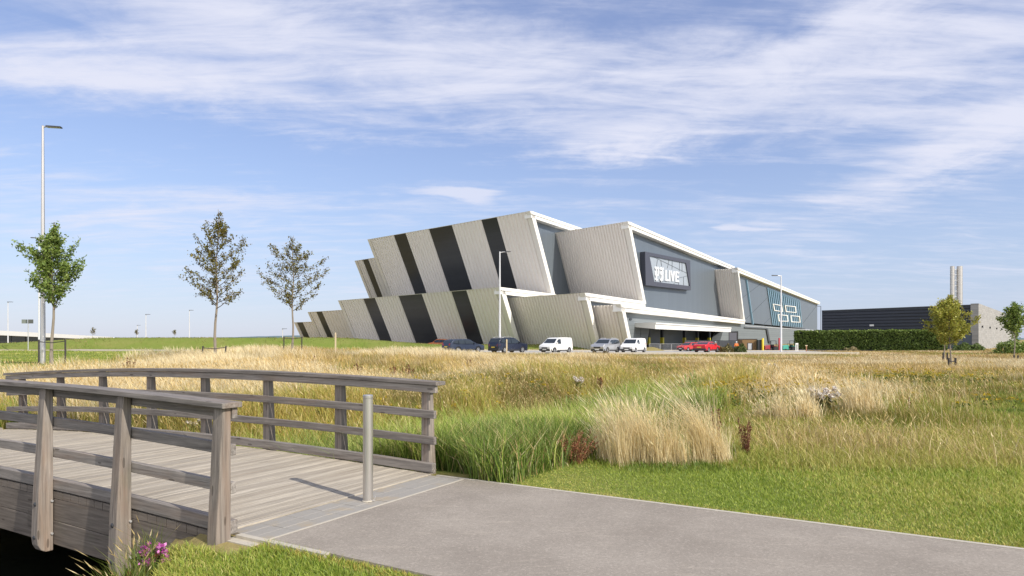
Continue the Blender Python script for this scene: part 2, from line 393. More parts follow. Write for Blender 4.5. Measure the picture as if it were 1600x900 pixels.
# ------------------------------------------------------------------ path, threshold, road, water, hills
def asphalt(name, c0, c1, stain):
    m, nt, b = new_mat(name); tco = objc(nt)
    g = noise_n(nt, tco, 160, 3, .8); n1 = noise_n(nt, tco, 1.1, 6, .62); n2 = noise_n(nt, map_n(nt, tco, rot=(0, 0, R(30)), sc=(.35, 1.6, 1)), 4, 6, .75, 1.2)
    c = mix_n(nt, smooth_n(nt, n1, .3, .7), c0, c1); c = mix_n(nt, math_n(nt, 'MULTIPLY', smooth_n(nt, g, .50, .72), .5), c, tuple(x * 1.7 for x in c1))
    c = mix_n(nt, math_n(nt, 'MULTIPLY', smooth_n(nt, g, .25, .42), 0.0), c, c0)
    c = mix_n(nt, math_n(nt, 'MULTIPLY', smooth_n(nt, n2, .54, .76), .55), c, stain)
    dk = noise_n(nt, tco, 260, 2, .6)
    c = mix_n(nt, math_n(nt, 'MULTIPLY', smooth_n(nt, dk, .55, .66), .7), c, tuple(x * .45 for x in c0))
    vo = N(nt, 'ShaderNodeTexVoronoi'); vo.inputs['Scale'].default_value = 62; nt.links.new(tco, vo.inputs['Vector'])
    sp = N(nt, 'ShaderNodeSeparateColor'); nt.links.new(vo.outputs['Color'], sp.inputs[0])
    c = mix_n(nt, math_n(nt, 'MULTIPLY', math_n(nt, 'GREATER_THAN', sp.outputs[0], .86), .16), c, tuple(x * 1.75 for x in c1))
    c = mix_n(nt, math_n(nt, 'MULTIPLY', math_n(nt, 'LESS_THAN', sp.outputs[0], .16), .16), c, tuple(x * .5 for x in c0))
    scr = noise_n(nt, map_n(nt, tco, (2, 5, 0), (0, 0, R(-55)), (.8, 14, 1)), 1.6, 5, .7, .6)
    c = mix_n(nt, math_n(nt, 'MULTIPLY', smooth_n(nt, scr, .62, .72), .28), c, stain)
    setc(nt, b.inputs['Base Color'], c); b.inputs['Roughness'].default_value = .95; b.inputs['Specular IOR Level'].default_value = .08
    bump_n(nt, b, g, .5, .004); return m
def sheet(name, pts, z, mat, thick=.12):
    mb = MB(); mb.prism([(p[0], p[1], z - thick) for p in pts], (0, 0, thick))
    o = mb.build(name, mat); o['kind'] = 'structure'; return o
M['asphalt'] = asphalt('worn_asphalt', (.265, .234, .199), (.335, .298, .255), (.48, .42, .345))
M['concrete'] = plain('pale_concrete', (.46, .42, .35), .9, 0, .2, 14, bump=.2)
sheet('path', [xy(-.27, .05), xy(-60, .05), xy(-60, 2.86), xy(-.27, 2.86)], 0, M['asphalt'])
sheet('path', [xy(11.1, .05), xy(40, 1.5), xy(40, 4.4), xy(11.1, 2.9)], -.15, M['asphalt'])
def edging(name, s0, s1, v0, v1, z):
    sheet(name, [xy(s0, v0), xy(s1, v0), xy(s1, v1), xy(s0, v1)], z, M['concrete'], .2)
edging('path_edging', .15, -60, 2.863, 2.91, .006)
edging('path_edging', .08, -.95, -.012, .047, .006)
mb = MB()                                           # concrete footing at the bridge end
mb.prism([(*xy(.12, -.10), -.5), (*xy(-.22, -.10), -.5), (*xy(-.22, .04), -.5), (*xy(.12, .04), -.5)], (0, 0, .48))
tag(mb.build('bridge_abutment', M['concrete']), None, None, None, 'structure')
def setts():
    m, nt, b = new_mat('blue_grey_setts'); tco = objc(nt)
    n1 = noise_n(nt, tco, 3.2, 5, .6); n2 = noise_n(nt, tco, 40, 4, .7)
    c = mix_n(nt, n2, (.265, .25, .228), (.36, .34, .31)); c = mix_n(nt, math_n(nt, 'MULTIPLY', smooth_n(nt, n1, .5, .68), .8), c, (.36, .30, .22))
    setc(nt, b.inputs['Base Color'], c); b.inputs['Roughness'].default_value = .95; b.inputs['Specular IOR Level'].default_value = .06; bump_n(nt, b, n2, .3, .004)
    mb = MB(); v = .06
    while v < 2.84:
        w = .3
        for s0, s1 in ((.236, .079), (.073, -.078), (-.084, -.236)):
            p = [xy(s0, v), xy(s1, v), xy(s1, min(2.855, v + w - .006)), xy(s0, min(2.855, v + w - .006))]
            mb.prism([(q[0], q[1], -.1) for q in p], (0, 0, .1 + random.uniform(-.002, .001)))
        v += w
    o = mb.build('stone_threshold', m, None, bevel=.004); o['kind'] = 'structure'
    sheet('threshold_bed', [xy(.24, .055), xy(-.24, .055), xy(-.24, 2.86), xy(.24, 2.86)], -.012, plain('sand_joint', (.36, .31, .24), .95))
    sheet('threshold_edging', [xy(-.242, .055), xy(-.267, .055), xy(-.267, 2.86), xy(-.242, 2.86)], .003, M['concrete'])
setts()
def road():
    xs = np.concatenate([np.arange(-160, -70, 6), np.arange(-70, 42, 2)])
    def strip(o0, o1, z, name, mat, sgn):
        yr = road_near(xs); yw = road_w(xs)
        a = yr + o0 if sgn < 0 else yr + yw + o0; c = yr + o1 if sgn < 0 else yr + yw + o1
        mb = MB()
        for i in range(len(xs) - 1):
            p = [(xs[i], a[i], z - .8), (xs[i + 1], a[i + 1], z - .8), (xs[i + 1], c[i + 1], z - .8), (xs[i], c[i], z - .8)]
            q = [(t[0], t[1], z) for t in p]
            mb.hexa(p, q)
        o = mb.build(name, mat); o['kind'] = 'structure'
    pale = plain('pale_road_surface', (.40, .385, .36), .9, 0, .12, .5)
    yr = road_near(xs); yw = road_w(xs); mb = MB()
    for i in range(len(xs) - 1):
        mb.quad((xs[i], yr[i], .03), (xs[i + 1], yr[i + 1], .03), (xs[i + 1], yr[i + 1] + yw[i + 1], .03), (xs[i], yr[i] + yw[i], .03))
    tag(mb.build('road', pale), None, None, None, 'structure')
    strip(-.3, 0, .14, 'road_kerb', M['concrete'], -1); strip(0, .3, .14, 'road_kerb', M['concrete'], 1)
    mb = MB(); mb.box(19, 60, 95.5, 150, -.8, -.43)
    tag(mb.build('service_yard', plain('yard_tarmac', (.17, .165, .16), .9, 0, .2, .4)), None, None, None, 'structure')
road()
def water():
    mb = MB(); pts = [xy(1.5, -14), xy(8.8, -14), xy(8.8, 4), xy(1.5, 4)]
    mb.add([(p[0], p[1], -1.28) for p in pts], [(0, 1, 2, 3)])
    m, nt, b = new_mat('still_dark_water'); b.inputs['Base Color'].default_value = (.012, .014, .01, 1); b.inputs['Roughness'].default_value = .06
    bump_n(nt, b, noise_n(nt, objc(nt), 4, 3), .06, .02)
    tag(mb.build('water', m), None, None, None, 'structure')
water()
def bounce_apron():
    pts = [Wq(26, -16), Wq(78, -18), Wq(78, -3), Wq(26, -2)]
    sheet('bounce_sheet', pts, .04, plain('pale_bounce_surface', (.42, .39, .34), .95, 0, .2, 2))  # added pale sheet behind the bank to bounce warm light onto the slabs
def Wq(a, b): return (16.98 + a * -.684 + b * .499, 100 + a * .730 + b * .8665)
bounce_apron()
def hills():
    mb = MB(); r = np.random.default_rng(4)
    xs = np.linspace(-3600, 3600, 240); h = 6 + 5 * np.sin(xs / 700 + 1.2) + 3 * np.sin(xs / 260) + r.uniform(0, 2.2, len(xs))
    h += 9 * np.exp(-((xs + 830) / 190) ** 2)
    h = np.maximum(h, 2)
    n = len(xs); vs = [(x, 2600, -3) for x in xs] + [(x, 2640, q) for x, q in zip(xs, h)] + [(x, 2900, -3) for x in xs]
    mb.add(vs, [(i, i + 1, n + i + 1, n + i) for i in range(n - 1)] + [(n + i, n + i + 1, 2 * n + i + 1, 2 * n + i) for i in range(n - 1)])
    tag(mb.build('hills', plain('distant_woodland', (.10, .15, .17), 1, 0, .3, .01)), None, None, None, 'structure')
hills()

# ------------------------------------------------------------------ footbridge
def bridge():
    root = thing('footbridge', 'weathered grey timber footbridge with open rails over the overgrown ditch', 'footbridge', (O[0], O[1], 0), math.atan2(-U[1], -U[0]))
    LEN = 10.95
    def dz(s): return .034 * s - .00446 * s * s
    def bar(name, s0, s1, y0, y1, z0, z1, mat, parent=root, n=14, bev=.006):
        mb = MB(); vs = []; fs = []
        for i in range(n + 1):
            s = s0 + (s1 - s0) * i / n; d = dz(min(max(s, 0), LEN))
            vs += [(-s, y0, z0 + d), (-s, y1, z0 + d), (-s, y1, z1 + d), (-s, y0, z1 + d)]
        for i in range(n):
            for k in range(4): fs.append((i * 4 + k, i * 4 + (k + 1) % 4, i * 4 + 4 + (k + 1) % 4, i * 4 + 4 + k))
        fs += [(0, 1, 2, 3), (n * 4, n * 4 + 1, n * 4 + 2, n * 4 + 3)]
        mb.add(vs, fs); return mb.build(name, mat, parent, bevel=bev)
    # deck of grooved boards
    m, nt, b = new_mat('grooved_deck_boards'); tco = objc(nt)
    f = noise_n(nt, map_n(nt, tco, sc=(30, .8, 4)), 1.8, 8, .7); g = noise_n(nt, tco, 1.1, 4, .6)
    brd = noise_n(nt, map_n(nt, tco, sc=(6.8, .02, .02)), 1.0, 0)
    c = ramp_n(nt, f, [(.30, (.20, .175, .14)), (.5, (.435, .385, .31)), (.70, (.62, .555, .45))])
    c = mix_n(nt, math_n(nt, 'MULTIPLY', smooth_n(nt, g, .5, .7), .45), c, (.42, .36, .28))
    c = mix_n(nt, math_n(nt, 'MULTIPLY', smooth_n(nt, brd, .4, .6), .5), c, (.24, .205, .165))
    setc(nt, b.inputs['Base Color'], c); b.inputs['Roughness'].default_value = .85
    w = N(nt, 'ShaderNodeTexWave'); w.wave_type = 'BANDS'; w.bands_direction = 'X'; w.inputs['Scale'].default_value = 9; nt.links.new(tco, w.inputs['Vector'])
    bump_n(nt, b, math_n(nt, 'ADD', w.outputs['Fac'], math_n(nt, 'MULTIPLY', f, .6)), .55, .008)
    mb = MB(); me_ = MB(); s = .245; pitch = .148
    while s < LEN - .1:
        a, e = s, s + pitch - .009; j = random.uniform(-.003, .003)
        za, ze = dz(a), dz(e)
        nn = 3                                      # two grooves along each board
        for q in range(nn):
            p0 = a + (e - a) * q / nn + (.004 if q else 0); p1 = a + (e - a) * (q + 1) / nn - (.004 if q < nn - 1 else 0)
            mb.hexa([(-p0, 0.004, za - .05), (-p1, 0.004, za - .05), (-p1, 2.896, za - .05), (-p0, 2.896, za - .05)],
                    [(-p0, 0.004, dz(p0) + j), (-p1, 0.004, dz(p1) + j), (-p1, 2.896, dz(p1) + j), (-p0, 2.896, dz(p0) + j)])
        mb.hexa([(-a, .004, za - .055), (-e, .004, za - .055), (-e, 2.896, za - .055), (-a, 2.896, za - .055)],
                [(-a, .004, za - .012), (-e, .004, ze - .012), (-e, 2.896, ze - .012), (-a, 2.896, za - .012)])
        # board ends seen from outside
        me_.hexa([(-a, -.052, za - .075), (-e, -.052, za - .075), (-e, .003, za - .075), (-a, .003, za - .075)],
                [(-a, -.052, za - .004), (-e, -.052, ze - .004), (-e, .003, ze - .004), (-a, .003, za - .004)])
        s += pitch
    mb.build('deck', m, root); me_.build('deck_edge', M['wood_beam'], root)
    bar('deck_substructure', .12, LEN - .1, .05, 2.85, -.3, -.085, M['wood_beam'])
    for side in (0, 1):
        def yy(v): return v if side == 0 else 2.9 - v
        def b2(nm, s0, s1, v0, v1, z0, z1, mt, **kw):
            a, c = sorted((yy(v0), yy(v1))); return bar(nm, s0, s1, a, c, z0, z1, mt, **kw)
        e0 = .03 if side == 0 else .157
        top = b2('handrail', e0, LEN + .1, -.175, .02, 1.078, 1.125, M['wood_x'])
        b2('handrail_fascia', e0 + .03, LEN + .06, -.056, -.004, .985, 1.074, M['wood_x'])
        rails = [(.672, .768), (.352, .448)]
        for z0, z1 in rails: b2('rail', e0 + .05, LEN + .02, -.056, -.004, z0, z1, M['wood_x'])
        b2('kerb_board', e0 + .06, LEN - .02, -.058, .02, .012, .125, M['wood_x'])
        for i, (z0, z1) in enumerate(((-.31, -.08), (-.56, -.314))):
            b2('side_beam', e0 + .1 + .02 * i, LEN - .15, -.05 - .004 * i, .045, z0, z1, M['wood_beam'])
        for z0 in (-.27,):
            for ss in (1.42, 3.3):
                if side == 0: b2('repair_patch', ss, ss + .17, -.06, -.04, -.45, -.27, M['wood_beam'], n=1, bev=.002)
        if side == 0: pos = [.135, 1.57, 2.99, 4.42, 5.85, 7.28, 8.71, 10.2]
        else: pos = [.385, 1.863, 3.30, 4.75, 6.19, 7.64, 9.08, 10.54]
        for s in pos:
            d = dz(s); t = .0625; zb = -.62 if side == 0 else -.5
            prof = [(-.06, 1.075), (-.135, 1.075), (-.15, .9), (-.175, .4), (-.20, .0), (-.215, zb + .16), (-.205, zb + .08), (-.175, zb + .025), (-.13, zb), (-.06, zb)]
            mb = MB(); mb.prism([(-s - t, yy(v), z + d) for v, z in prof], (2 * t, 0, 0))
            p = mb.build('post', M['wood_z'], root, bevel=.008)
            for z in (-.12, -.46):
                bm_ = MB(); c = yy(-.213 if z < -.3 else -.206)
                bm_.lathe([(.022, -.004), (.022, .004), (.012, .010)] if side else [(.012, -.010), (.022, -.004), (.022, .004)], 10, 'y', (-s, c, z + d))
                bm_.build('bolt', M['darkmetal'], p)
                bm_ = MB(); bm_.lathe([(.011, -.012), (.013, 0), (.011, .012)], 8, 'x', (-s + t + .008, yy(-.078), z + d + .02)); bm_.build('bolt_end', M['galv'], p)
bridge()

# ------------------------------------------------------------------ bollard
def bollard():
    p = at(575, 783, 6.96)
    r = thing('bollard', 'round brushed steel bollard standing on the stone strip at the bridge end', 'bollard', (p.x, p.y, 0))
    mb = MB(); mb.lathe([(.0505, 0), (.0505, 1.045)], 28); mb.build('post', M['steel'], r, smooth=True)
    mb = MB(); mb.lathe([(.048, 1.046), (.048, 1.052), (.0525, 1.054), (.0525, 1.075), (.046, 1.083), (.0, 1.084)], 28); mb.build('cap', M['steel'], r, smooth=True)
    mb = MB(); mb.tube([(.045, -.03, .008), (.075, -.045, .02), (.085, -.05, .06)], .004, 6); mb.build('lock_clip', M['galv'], r)
    mb = MB(); mb.lathe([(.062, .0015), (.062, .008), (.052, .012)], 24); mb.build('base_ring', M['concrete'], r)
bollard()
# ------------------------------------------------------------------ exhibition hall
VB = np.array([.499, .8665]); LB = np.array([-.684, .730]); D0 = 100.0
P0 = np.array([(981.6 - CX) / F * D0, D0])
def Wp(a, b, z): q = P0 + a * LB + b * VB; return (q[0], q[1], z)
def b_at(a, px):
    k = (px - CX) / F; q = P0 + a * LB
    return -(q[0] - k * q[1]) / (VB[0] - k * VB[1])
def z_at(a, b, py): y = (P0 + a * LB + b * VB)[1]; return CAMH + (HY - py) / F * y
def a_at(b, px):
    k = (px - CX) / F; q = P0 + b * VB
    return -(q[0] - k * q[1]) / (LB[0] - k * LB[1])
LEAN = .60
class HB(MB):                                       # boxes in (a, b, z)
    def abz(s, a0, a1, b0, b1, z0, z1, l0=0.0, l1=0.0):
        def r(z, z_ref): return [Wp(a0, b0 + l0 * (z_ref - z), z), Wp(a1, b0 + l0 * (z_ref - z), z), Wp(a1, b1 + l1 * (z_ref - z), z), Wp(a0, b1 + l1 * (z_ref - z), z)]
        return s.hexa(r(z0, z1), r(z1, z1))
def wall_mat(name, col, seam, horizontal=False, rough=.5, metal=.25, dark=.78, var=.10):
    m, nt, b = new_mat(name); tco = objc(nt)
    sp = N(nt, 'ShaderNodeSeparateXYZ'); nt.links.new(tco, sp.inputs[0])
    if horizontal: q = sp.outputs[2]
    else: q = math_n(nt, 'ADD', math_n(nt, 'MULTIPLY', sp.outputs[0], .499), math_n(nt, 'MULTIPLY', sp.outputs[1], .8665))
    fr = math_n(nt, 'FRACT', math_n(nt, 'DIVIDE', q, seam)); fl = math_n(nt, 'FLOOR', math_n(nt, 'DIVIDE', q, seam))
    wn = N(nt, 'ShaderNodeTexWhiteNoise'); wn.noise_dimensions = '1D'; nt.links.new(fl, wn.inputs['W'])
    n1 = noise_n(nt, map_n(nt, tco, sc=(.3, .3, .08)), .7, 5, .6)
    t = math_n(nt, 'ADD', math_n(nt, 'MULTIPLY', wn.outputs['Value'], .5), math_n(nt, 'MULTIPLY', n1, .5))
    c = mix_n(nt, t, tuple(x * (1 - var) for x in col), tuple(x * (1 + var) for x in col))
    sm = math_n(nt, 'LESS_THAN', fr, .09)
    c = mix_n(nt, math_n(nt, 'MULTIPLY', sm, 1 - dark), c, (.01, .012, .016))
    setc(nt, b.inputs['Base Color'], c); b.inputs['Roughness'].default_value = rough; b.inputs['Metallic'].default_value = metal
    bump_n(nt, b, sm, .3, -.03)
    return m
def hall():
    root = thing('exhibition_hall', 'huge grey exhibition hall of leaning ribbed metal slabs with dark stripes and white roof edges', 'exhibition hall', (P0[0], P0[1], 0))
    inv = Matrix.Translation((-P0[0], -P0[1], 0))
    def fin_build(mb, name, mat, parent=root, **kw):
        base = Vector((0, 0, 0))
        off = Vector((P0[0], P0[1], 0)) if True else base
        mb.v = [(x - off.x, y - off.y, z) for x, y, z in mb.v]
        return mb.build(name, mat, parent, **kw)
    # brushed ribbed cladding
    m, nt, b = new_mat('ribbed_aluminium'); tco = objc(nt)
    f = noise_n(nt, map_n(nt, tco, sc=(.5, .5, .03)), 1.0, 2, .5); g = noise_n(nt, map_n(nt, tco, sc=(.1, .1, .1)), 1.0, 3, .5)
    c = mix_n(nt, f, (.73, .69, .655), (.80, .76, .72)); c = mix_n(nt, math_n(nt, 'MULTIPLY', g, .25), c, (.74, .675, .62))
    setc(nt, b.inputs['Base Color'], c); b.inputs['Metallic'].default_value = .06; setc(nt, b.inputs['Roughness'], math_n(nt, 'ADD', math_n(nt, 'MULTIPLY', f, .14), .5))
    rib = m
    trim = plain('smooth_pale_trim', (.72, .69, .645), .42, .15, .04, .4)
    white = plain('white_roof_edge', (.82, .80, .75), .5, 0, .03, .3)
    dstripe = wall_mat('dark_louvre', (.030, .033, .040), .55, True, .3, .3, .6, .2)
    slate = wall_mat('slate_cladding', (.165, .195, .225), 1.0, False, .42, .35, .86, .07)
    slate_h = wall_mat('banded_grey_cladding', (.21, .235, .245), .62, True, .5, .25, .72, .08)
    darkw = plain('dark_wall', (.055, .062, .072), .6, .1)
    roofm = plain('roof_membrane', (.42, .42, .41), .8)
    void = plain('dark_interior', (.012, .012, .014), .9)
    def fin(a0, a1, bt, zt, z0, stripes, trim_r=.85, trim_l=1.0, th=1.05, zl=None, period=.62, bow=0.0):
        """leaning slab; zl = height of the far (left) end"""
        zl = zl or zt
        def zz(a): return zt + (zl - zt) * (a - a0) / (a1 - a0)
        def pt(a, z, out=0.0):
            bb = bt + LEAN * (zt - z) - out
            if bow: bb += bow * math.sin(PI * (a - a0) / (a1 - a0)) 
            return Wp(a, bb, z)
        def strip(mb, q0, q1, out, n=1, prof=None):
            cols = []
            if prof is None: ks = [(q0 + (q1 - q0) * i / n, out) for i in range(n + 1)]
            else: ks = prof
            for a, o in ks: cols.append((pt(a, z0, o), pt(a, zz(a), o)))
            for i in range(len(cols) - 1): mb.quad(cols[i][0], cols[i + 1][0], cols[i + 1][1], cols[i][1])
        mb = MB()                                   # slab core
        nseg = 12; fr = [a0 + (a1 - a0) * i / nseg for i in range(nseg + 1)]
        for i in range(nseg):
            p, q = fr[i], fr[i + 1]
            mb.hexa([pt(p, z0, -.12), pt(q, z0, -.12), pt(q, z0, -th), pt(p, z0, -th)], [pt(p, zz(p) - .02, -.12), pt(q, zz(q) - .02, -.12), pt(q, zz(q) - .02, -th), pt(p, zz(p) - .02, -th)])
        slab = fin_build(mb, 'leaning_slab', darkw)
        def box_strip(name, p, q, mat, o0, o1, z_off=0.0):
            mb = MB(); mb.hexa([pt(p, z0, o0), pt(q, z0, o0), pt(q, z0, o1), pt(p, z0, o1)], [pt(p, zz(p) + z_off, o0), pt(q, zz(q) + z_off, o0), pt(q, zz(q) + z_off, o1), pt(p, zz(p) + z_off, o1)])
            return fin_build(mb, name, mat, slab)
        box_strip('edge_trim', a0 - .02, a0 + trim_r, trim, .01, .22, .06)
        box_strip('edge_trim', a1 - trim_l, a1 + .02, trim, .01, .26, .06)
        box_strip('end_cap', a0 - .16, a0 - .021, white, .18, -th - .05, .06)
        x0, x1 = a0 + trim_r + .01, a1 - trim_l - .01
        edges = [x0]
        for p, q in sorted(stripes): edges += [p, q]
        edges += [x1]; mb = MB()
        for i in range(0, len(edges), 2):
            p, q = edges[i], edges[i + 1]
            if q - p < .3: continue
            n = max(1, round((q - p) / period)); w = (q - p) / n; prof = [(p, -.04)]
            for k in range(n):
                t = p + k * w; prof += [(t + .20 * w, -.05), (t + .34 * w, .17), (t + .82 * w, .17), (t + .96 * w, -.05)]
            prof.append((q, -.04)); strip(mb, p, q, 0, prof=prof)
        fin_build(mb, 'ribbed_cladding', rib, slab)
        for p, q in stripes:
            mb = MB(); strip(mb, p + .01, q - .01, .05, 3); fin_build(mb, 'dark_stripe', dstripe, slab)
        mb = MB()                                   # thin capping along the top
        mb.hexa([pt(a0, zt, .2), pt(a1, zz(a1), .2), pt(a1, zz(a1), -th), pt(a0, zt, -th)], [pt(a0, zt + .055, .2), pt(a1, zz(a1) + .055, .2), pt(a1, zz(a1) + .055, -th), pt(a0, zt + .055, -th)])
        if not bow: fin_build(mb, 'top_capping', trim, slab)
    A3, A2, A1 = 0.0, 5.0, 20.2
    W2, W1 = 6.0, 21.3                              # recessed walls
    def stripes_at(bt, pxs): return [tuple(sorted((a_at(bt, p), a_at(bt, q)))) for p, q in pxs]
    bA, bB, bC, bG, bH, bI = -.3, -10.2, 11.16, -6.28, -3.19, 74.64
    zA, zB, zC, zG, zH, zI = 23.05, 9.65, 21.1, 8.25, 6.6, 18.85
    fin(A1, 70.9, bA, zA, zB - .1, stripes_at(bA, [(617, 635), (671.5, 706.5), (752.8, 776.3)]), zl=23.65, period=.95)
    fin(A1, 70.2, bB, zB, -.7, stripes_at(bB, [(568, 586), (623, 659), (705.5, 728.5)]), period=.95)
    fin(A2, W1, bC, zC, zG - .1, [], trim_l=.05)
    fin(A2, W1, bG, zG, -.7, [], trim_l=.05)
    fin(A3, W2, bH, zH, -.7, [], trim_l=.05, bow=.35)
    fin(A3, W2, bI, zI, zH, [], trim_l=.05, bow=.35)
    # slabs stepping away on the far left
    def far_fin(bt, px_l, px_r, py, stripe, z0):
        al = a_at(bt, px_l); z = z_at(al, bt, py); fin(a_at(bt, px_r), al, bt, z, z0, stripes_at(bt, [stripe]), trim_r=.1, period=1.5)
        return al, z
    dA, dz_ = far_fin(9.0, 555.3, 604, 408, (567, 575), 9.4)
    eA, ez = far_fin(-1.5, 482, 556, 488, (494.5, 503), -.3)
    fA, fz = far_fin(9.0, 460.5, 512, 504, (464.5, 473), -.3)
    # white roof edges: two steps along each facade plane
    def edge(a, b0, b1, z, z1=None, depth=1.4, h=1.0):
        mb = HB(); z1 = z1 or z
        for (o, lo, hi) in ((-.30, -.42, .06), (-.16, -h, -.425)):
            l0 = 0
            mb.hexa([Wp(a + o, b0 + LEAN * -(lo if lo > -1 else lo) * 0 + .18 * 0, z + lo), Wp(a + depth, b0, z + lo), Wp(a + depth, b1, z1 + lo), Wp(a + o, b1, z1 + lo)],
                    [Wp(a + o, b0, z + hi), Wp(a + depth, b0, z + hi), Wp(a + depth, b1, z1 + hi), Wp(a + o, b1, z1 + hi)])
        fin_build(mb, 'roof_edge', white)
    edge(A1, bA + .1, 90, zA); edge(A1, bB + .1, bA + 9.3, zB); edge(A2, bC + .1, 92, zC, zC - .05)
    edge(A2, bG + .1, bC + 8.6, zG); edge(A3, bH + .1, bI + 8.4, zH, zH - .12); edge(A3, bI + .1, 257.2, zI, 19.15, h=1.05)
    # recessed facade walls
    def wall(name, a, b0, b1, z0, z1, mat, t=.4, l0=0.0):
        mb = HB(); mb.abz(a, a + t, b0, b1, z0, z1, l0, 0); return fin_build(mb, name, mat)
    wall('facade_wall', W1, bA + .8, 92, zB - .3, zA - .5, slate, l0=LEAN); wall('facade_wall', W1 + .02, bB + .8, 40, -.7, zB - .5, slate, l0=LEAN)
    wall('facade_wall', W2, bC + .8, bI + 20, zH - .3, zC - .5, slate, l0=LEAN); wall('facade_wall', W2 + .02, bG + .8, 40, -.7, zG - .5, slate, l0=LEAN)
    upper = wall('facade_wall', 1.0, bI + .8, 256.9, 6.0, zI - .4, slate, l0=LEAN)
    # roofs and body behind
    mb = HB(); mb.abz(A1 + 1.4, 70, bA + 1, 230, zA - .45, zA - .12); mb.abz(A2 + 1.4, 21, bC + 1, 230, zC - .45, zC - .15)
    mb.abz(A1 + 1.4, 70, bB + 1, 10, zB - .45, zB - .12); mb.abz(A2 + 1.4, 21, bG + 1, 20, zG - .45, zG - .15); mb.abz(1.4, 6, bH + 1, bI + 9, zH - .45, zH - .2)
    mb.abz(1.4, 70, bI + 21, 256.5, zI - .5, zI - .2)
    fin_build(mb, 'roof', roofm)
    mb = HB(); mb.abz(22, 70.5, 14, 256, -.7, zA - 1); mb.abz(6.8, 21, 40, 256, -.7, zI - .6); mb.abz(40, 88, 22, 200, -.7, 8)
    fin_build(mb, 'rear_block', slate)
    # ground-floor wall under the long white edge, with the entrance recess
    AW = .9
    zt = zH - 1.0
    e0, e1 = b_at(AW, 1003), b_at(AW, 1131)
    zc_ = z_at(AW, e0, 509)
    mb = HB(); mb.abz(AW, AW + .4, bH + 1.2, e0, -.7, zt, LEAN, 0); mb.abz(AW, AW + .4, e0, e1, zc_ - .1, zt); mb.abz(AW, AW + .4, e1, 256.8, -.7, zt - .05)
    fin_build(mb, 'ground_floor_wall', slate_h)
    mb = HB(); mb.abz(AW + 7, AW + 7.3, e0, e1, -.7, zc_); mb.abz(AW + .4, AW + 7, e0 - .3, e0, -.7, zc_); mb.abz(AW + .4, AW + 7, e1, e1 + .3, -.7, zc_)
    mb.abz(AW + .4, AW + 7.3, e0, e1, zc_ - .1, zc_ + .2)
    rec = fin_build(mb, 'entrance_recess', darkw)
    mb = MB()                                       # slanting cheeks of the entrance
    s0 = [Wp(AW - .05, b_at(AW, 1001), z_at(AW, e0, 510)), Wp(AW - .05, b_at(AW, 1015), z_at(AW, e0, 510)), Wp(AW - .05, b_at(AW, 1008), -.6), Wp(AW - .05, b_at(AW, 1001), -.2)]
    dv = Vector(Wp(1, 0, 0)) - Vector(Wp(0, 0, 0)); mb.prism(s0, dv * 2.2); fin_build(mb, 'entrance_cheek', slate_h); mb = MB()
    s1 = [Wp(AW - .05, b_at(AW, 1133), zc_), Wp(AW - .05, b_at(AW, 1130), zc_), Wp(AW - .05, b_at(AW, 1122), -.2), Wp(AW - .05, b_at(AW, 1133), -.2)]
    mb.prism(s1, dv * 2.2); fin_build(mb, 'entrance_cheek', slate_h)
    for p0, p1 in ((1018, 1032), (1070, 1090), (1093, 1104)):   # openings in the back wall
        ab = AW + 6.93; mb = HB(); mb.abz(ab, ab + .06, b_at(ab, p0), b_at(ab, p1), -.6, zc_ - .9); fin_build(mb, 'doorway', void, rec)
    mb = HB(); ab = AW + 6.9; mb.abz(ab - .05, ab + .02, b_at(ab, 1019), b_at(ab, 1029), -.6, zc_ - 1.4); fin_build(mb, 'timber_door', plain('brown_door', (.10, .065, .04), .6), rec)
    yel = plain('yellow_band', (.70, .62, .04), .5)
    for px in (1015, 1036.5, 1071, 1091, 1109.5):
        ac = AW + .9; bb = b_at(ac, px); w = .35; mb = HB(); mb.abz(ac, ac + .5, bb - w, bb + w, -.7, zc_ - .1); col = fin_build(mb, 'column', darkw, rec)
        mb = HB(); mb.abz(ac - .04, ac + .54, bb - w - .04, bb + w + .04, .75, 1.95); fin_build(mb, 'yellow_band', yel, col)
    # white canopy
    cb = b_at(AW, 992); zc = z_at(AW, cb, 507.0); ac = AW - 4.0
    c1 = b_at(ac, 1024); c2 = b_at(ac, 1142)
    mb = MB(); z0, z1 = zc - .75, zc + .1
    lo = [Wp(AW, cb, z0 + .35), Wp(ac, c1, z0), Wp(ac, c2, z0), Wp(AW, c2, z0 + .35)]; hi = [Wp(AW, cb, z1), Wp(ac, c1, z1 - .12), Wp(ac, c2, z1 - .12), Wp(AW, c2, z1)]
    mb.hexa(lo, hi); can = fin_build(mb, 'canopy', white)
    mb = MB(); mb.hexa([Wp(AW, cb + .05, z1 + .01), Wp(ac - .12, c1 - .05, z1 - .1), Wp(ac - .12, c2 + .1, z1 - .1), Wp(AW, c2, z1 + .01)], [Wp(AW, cb + .05, z1 + .14), Wp(ac - .12, c1 - .05, z1 + .12), Wp(ac - .12, c2 + .1, z1 + .12), Wp(AW, c2, z1 + .14)])
    fin_build(mb, 'canopy_rim', white, can)
    # openings and fittings on the facade
    def poly_on(a, pts, t, name, mat, parent=root):
        mb = MB(); q = []
        for px, py in pts:
            bb = b_at(a, px); q.append(Wp(a, bb, z_at(a, bb, py)))
        mb.prism(q, Vector(Wp(t, 0, 0)) - Vector(Wp(0, 0, 0))); return fin_build(mb, name, mat, parent)
    poly_on(AW - .06, [(1139, 518), (1153.5, 517.5), (1153.5, 540), (1139, 540)], .05, 'roller_door_frame', void)
    poly_on(AW - .10, [(1139.5, 520), (1151, 519.8), (1151, 540), (1139.5, 540)], .03, 'roller_door', wall_mat('roller_shutter', (.10, .10, .125), .25, True))
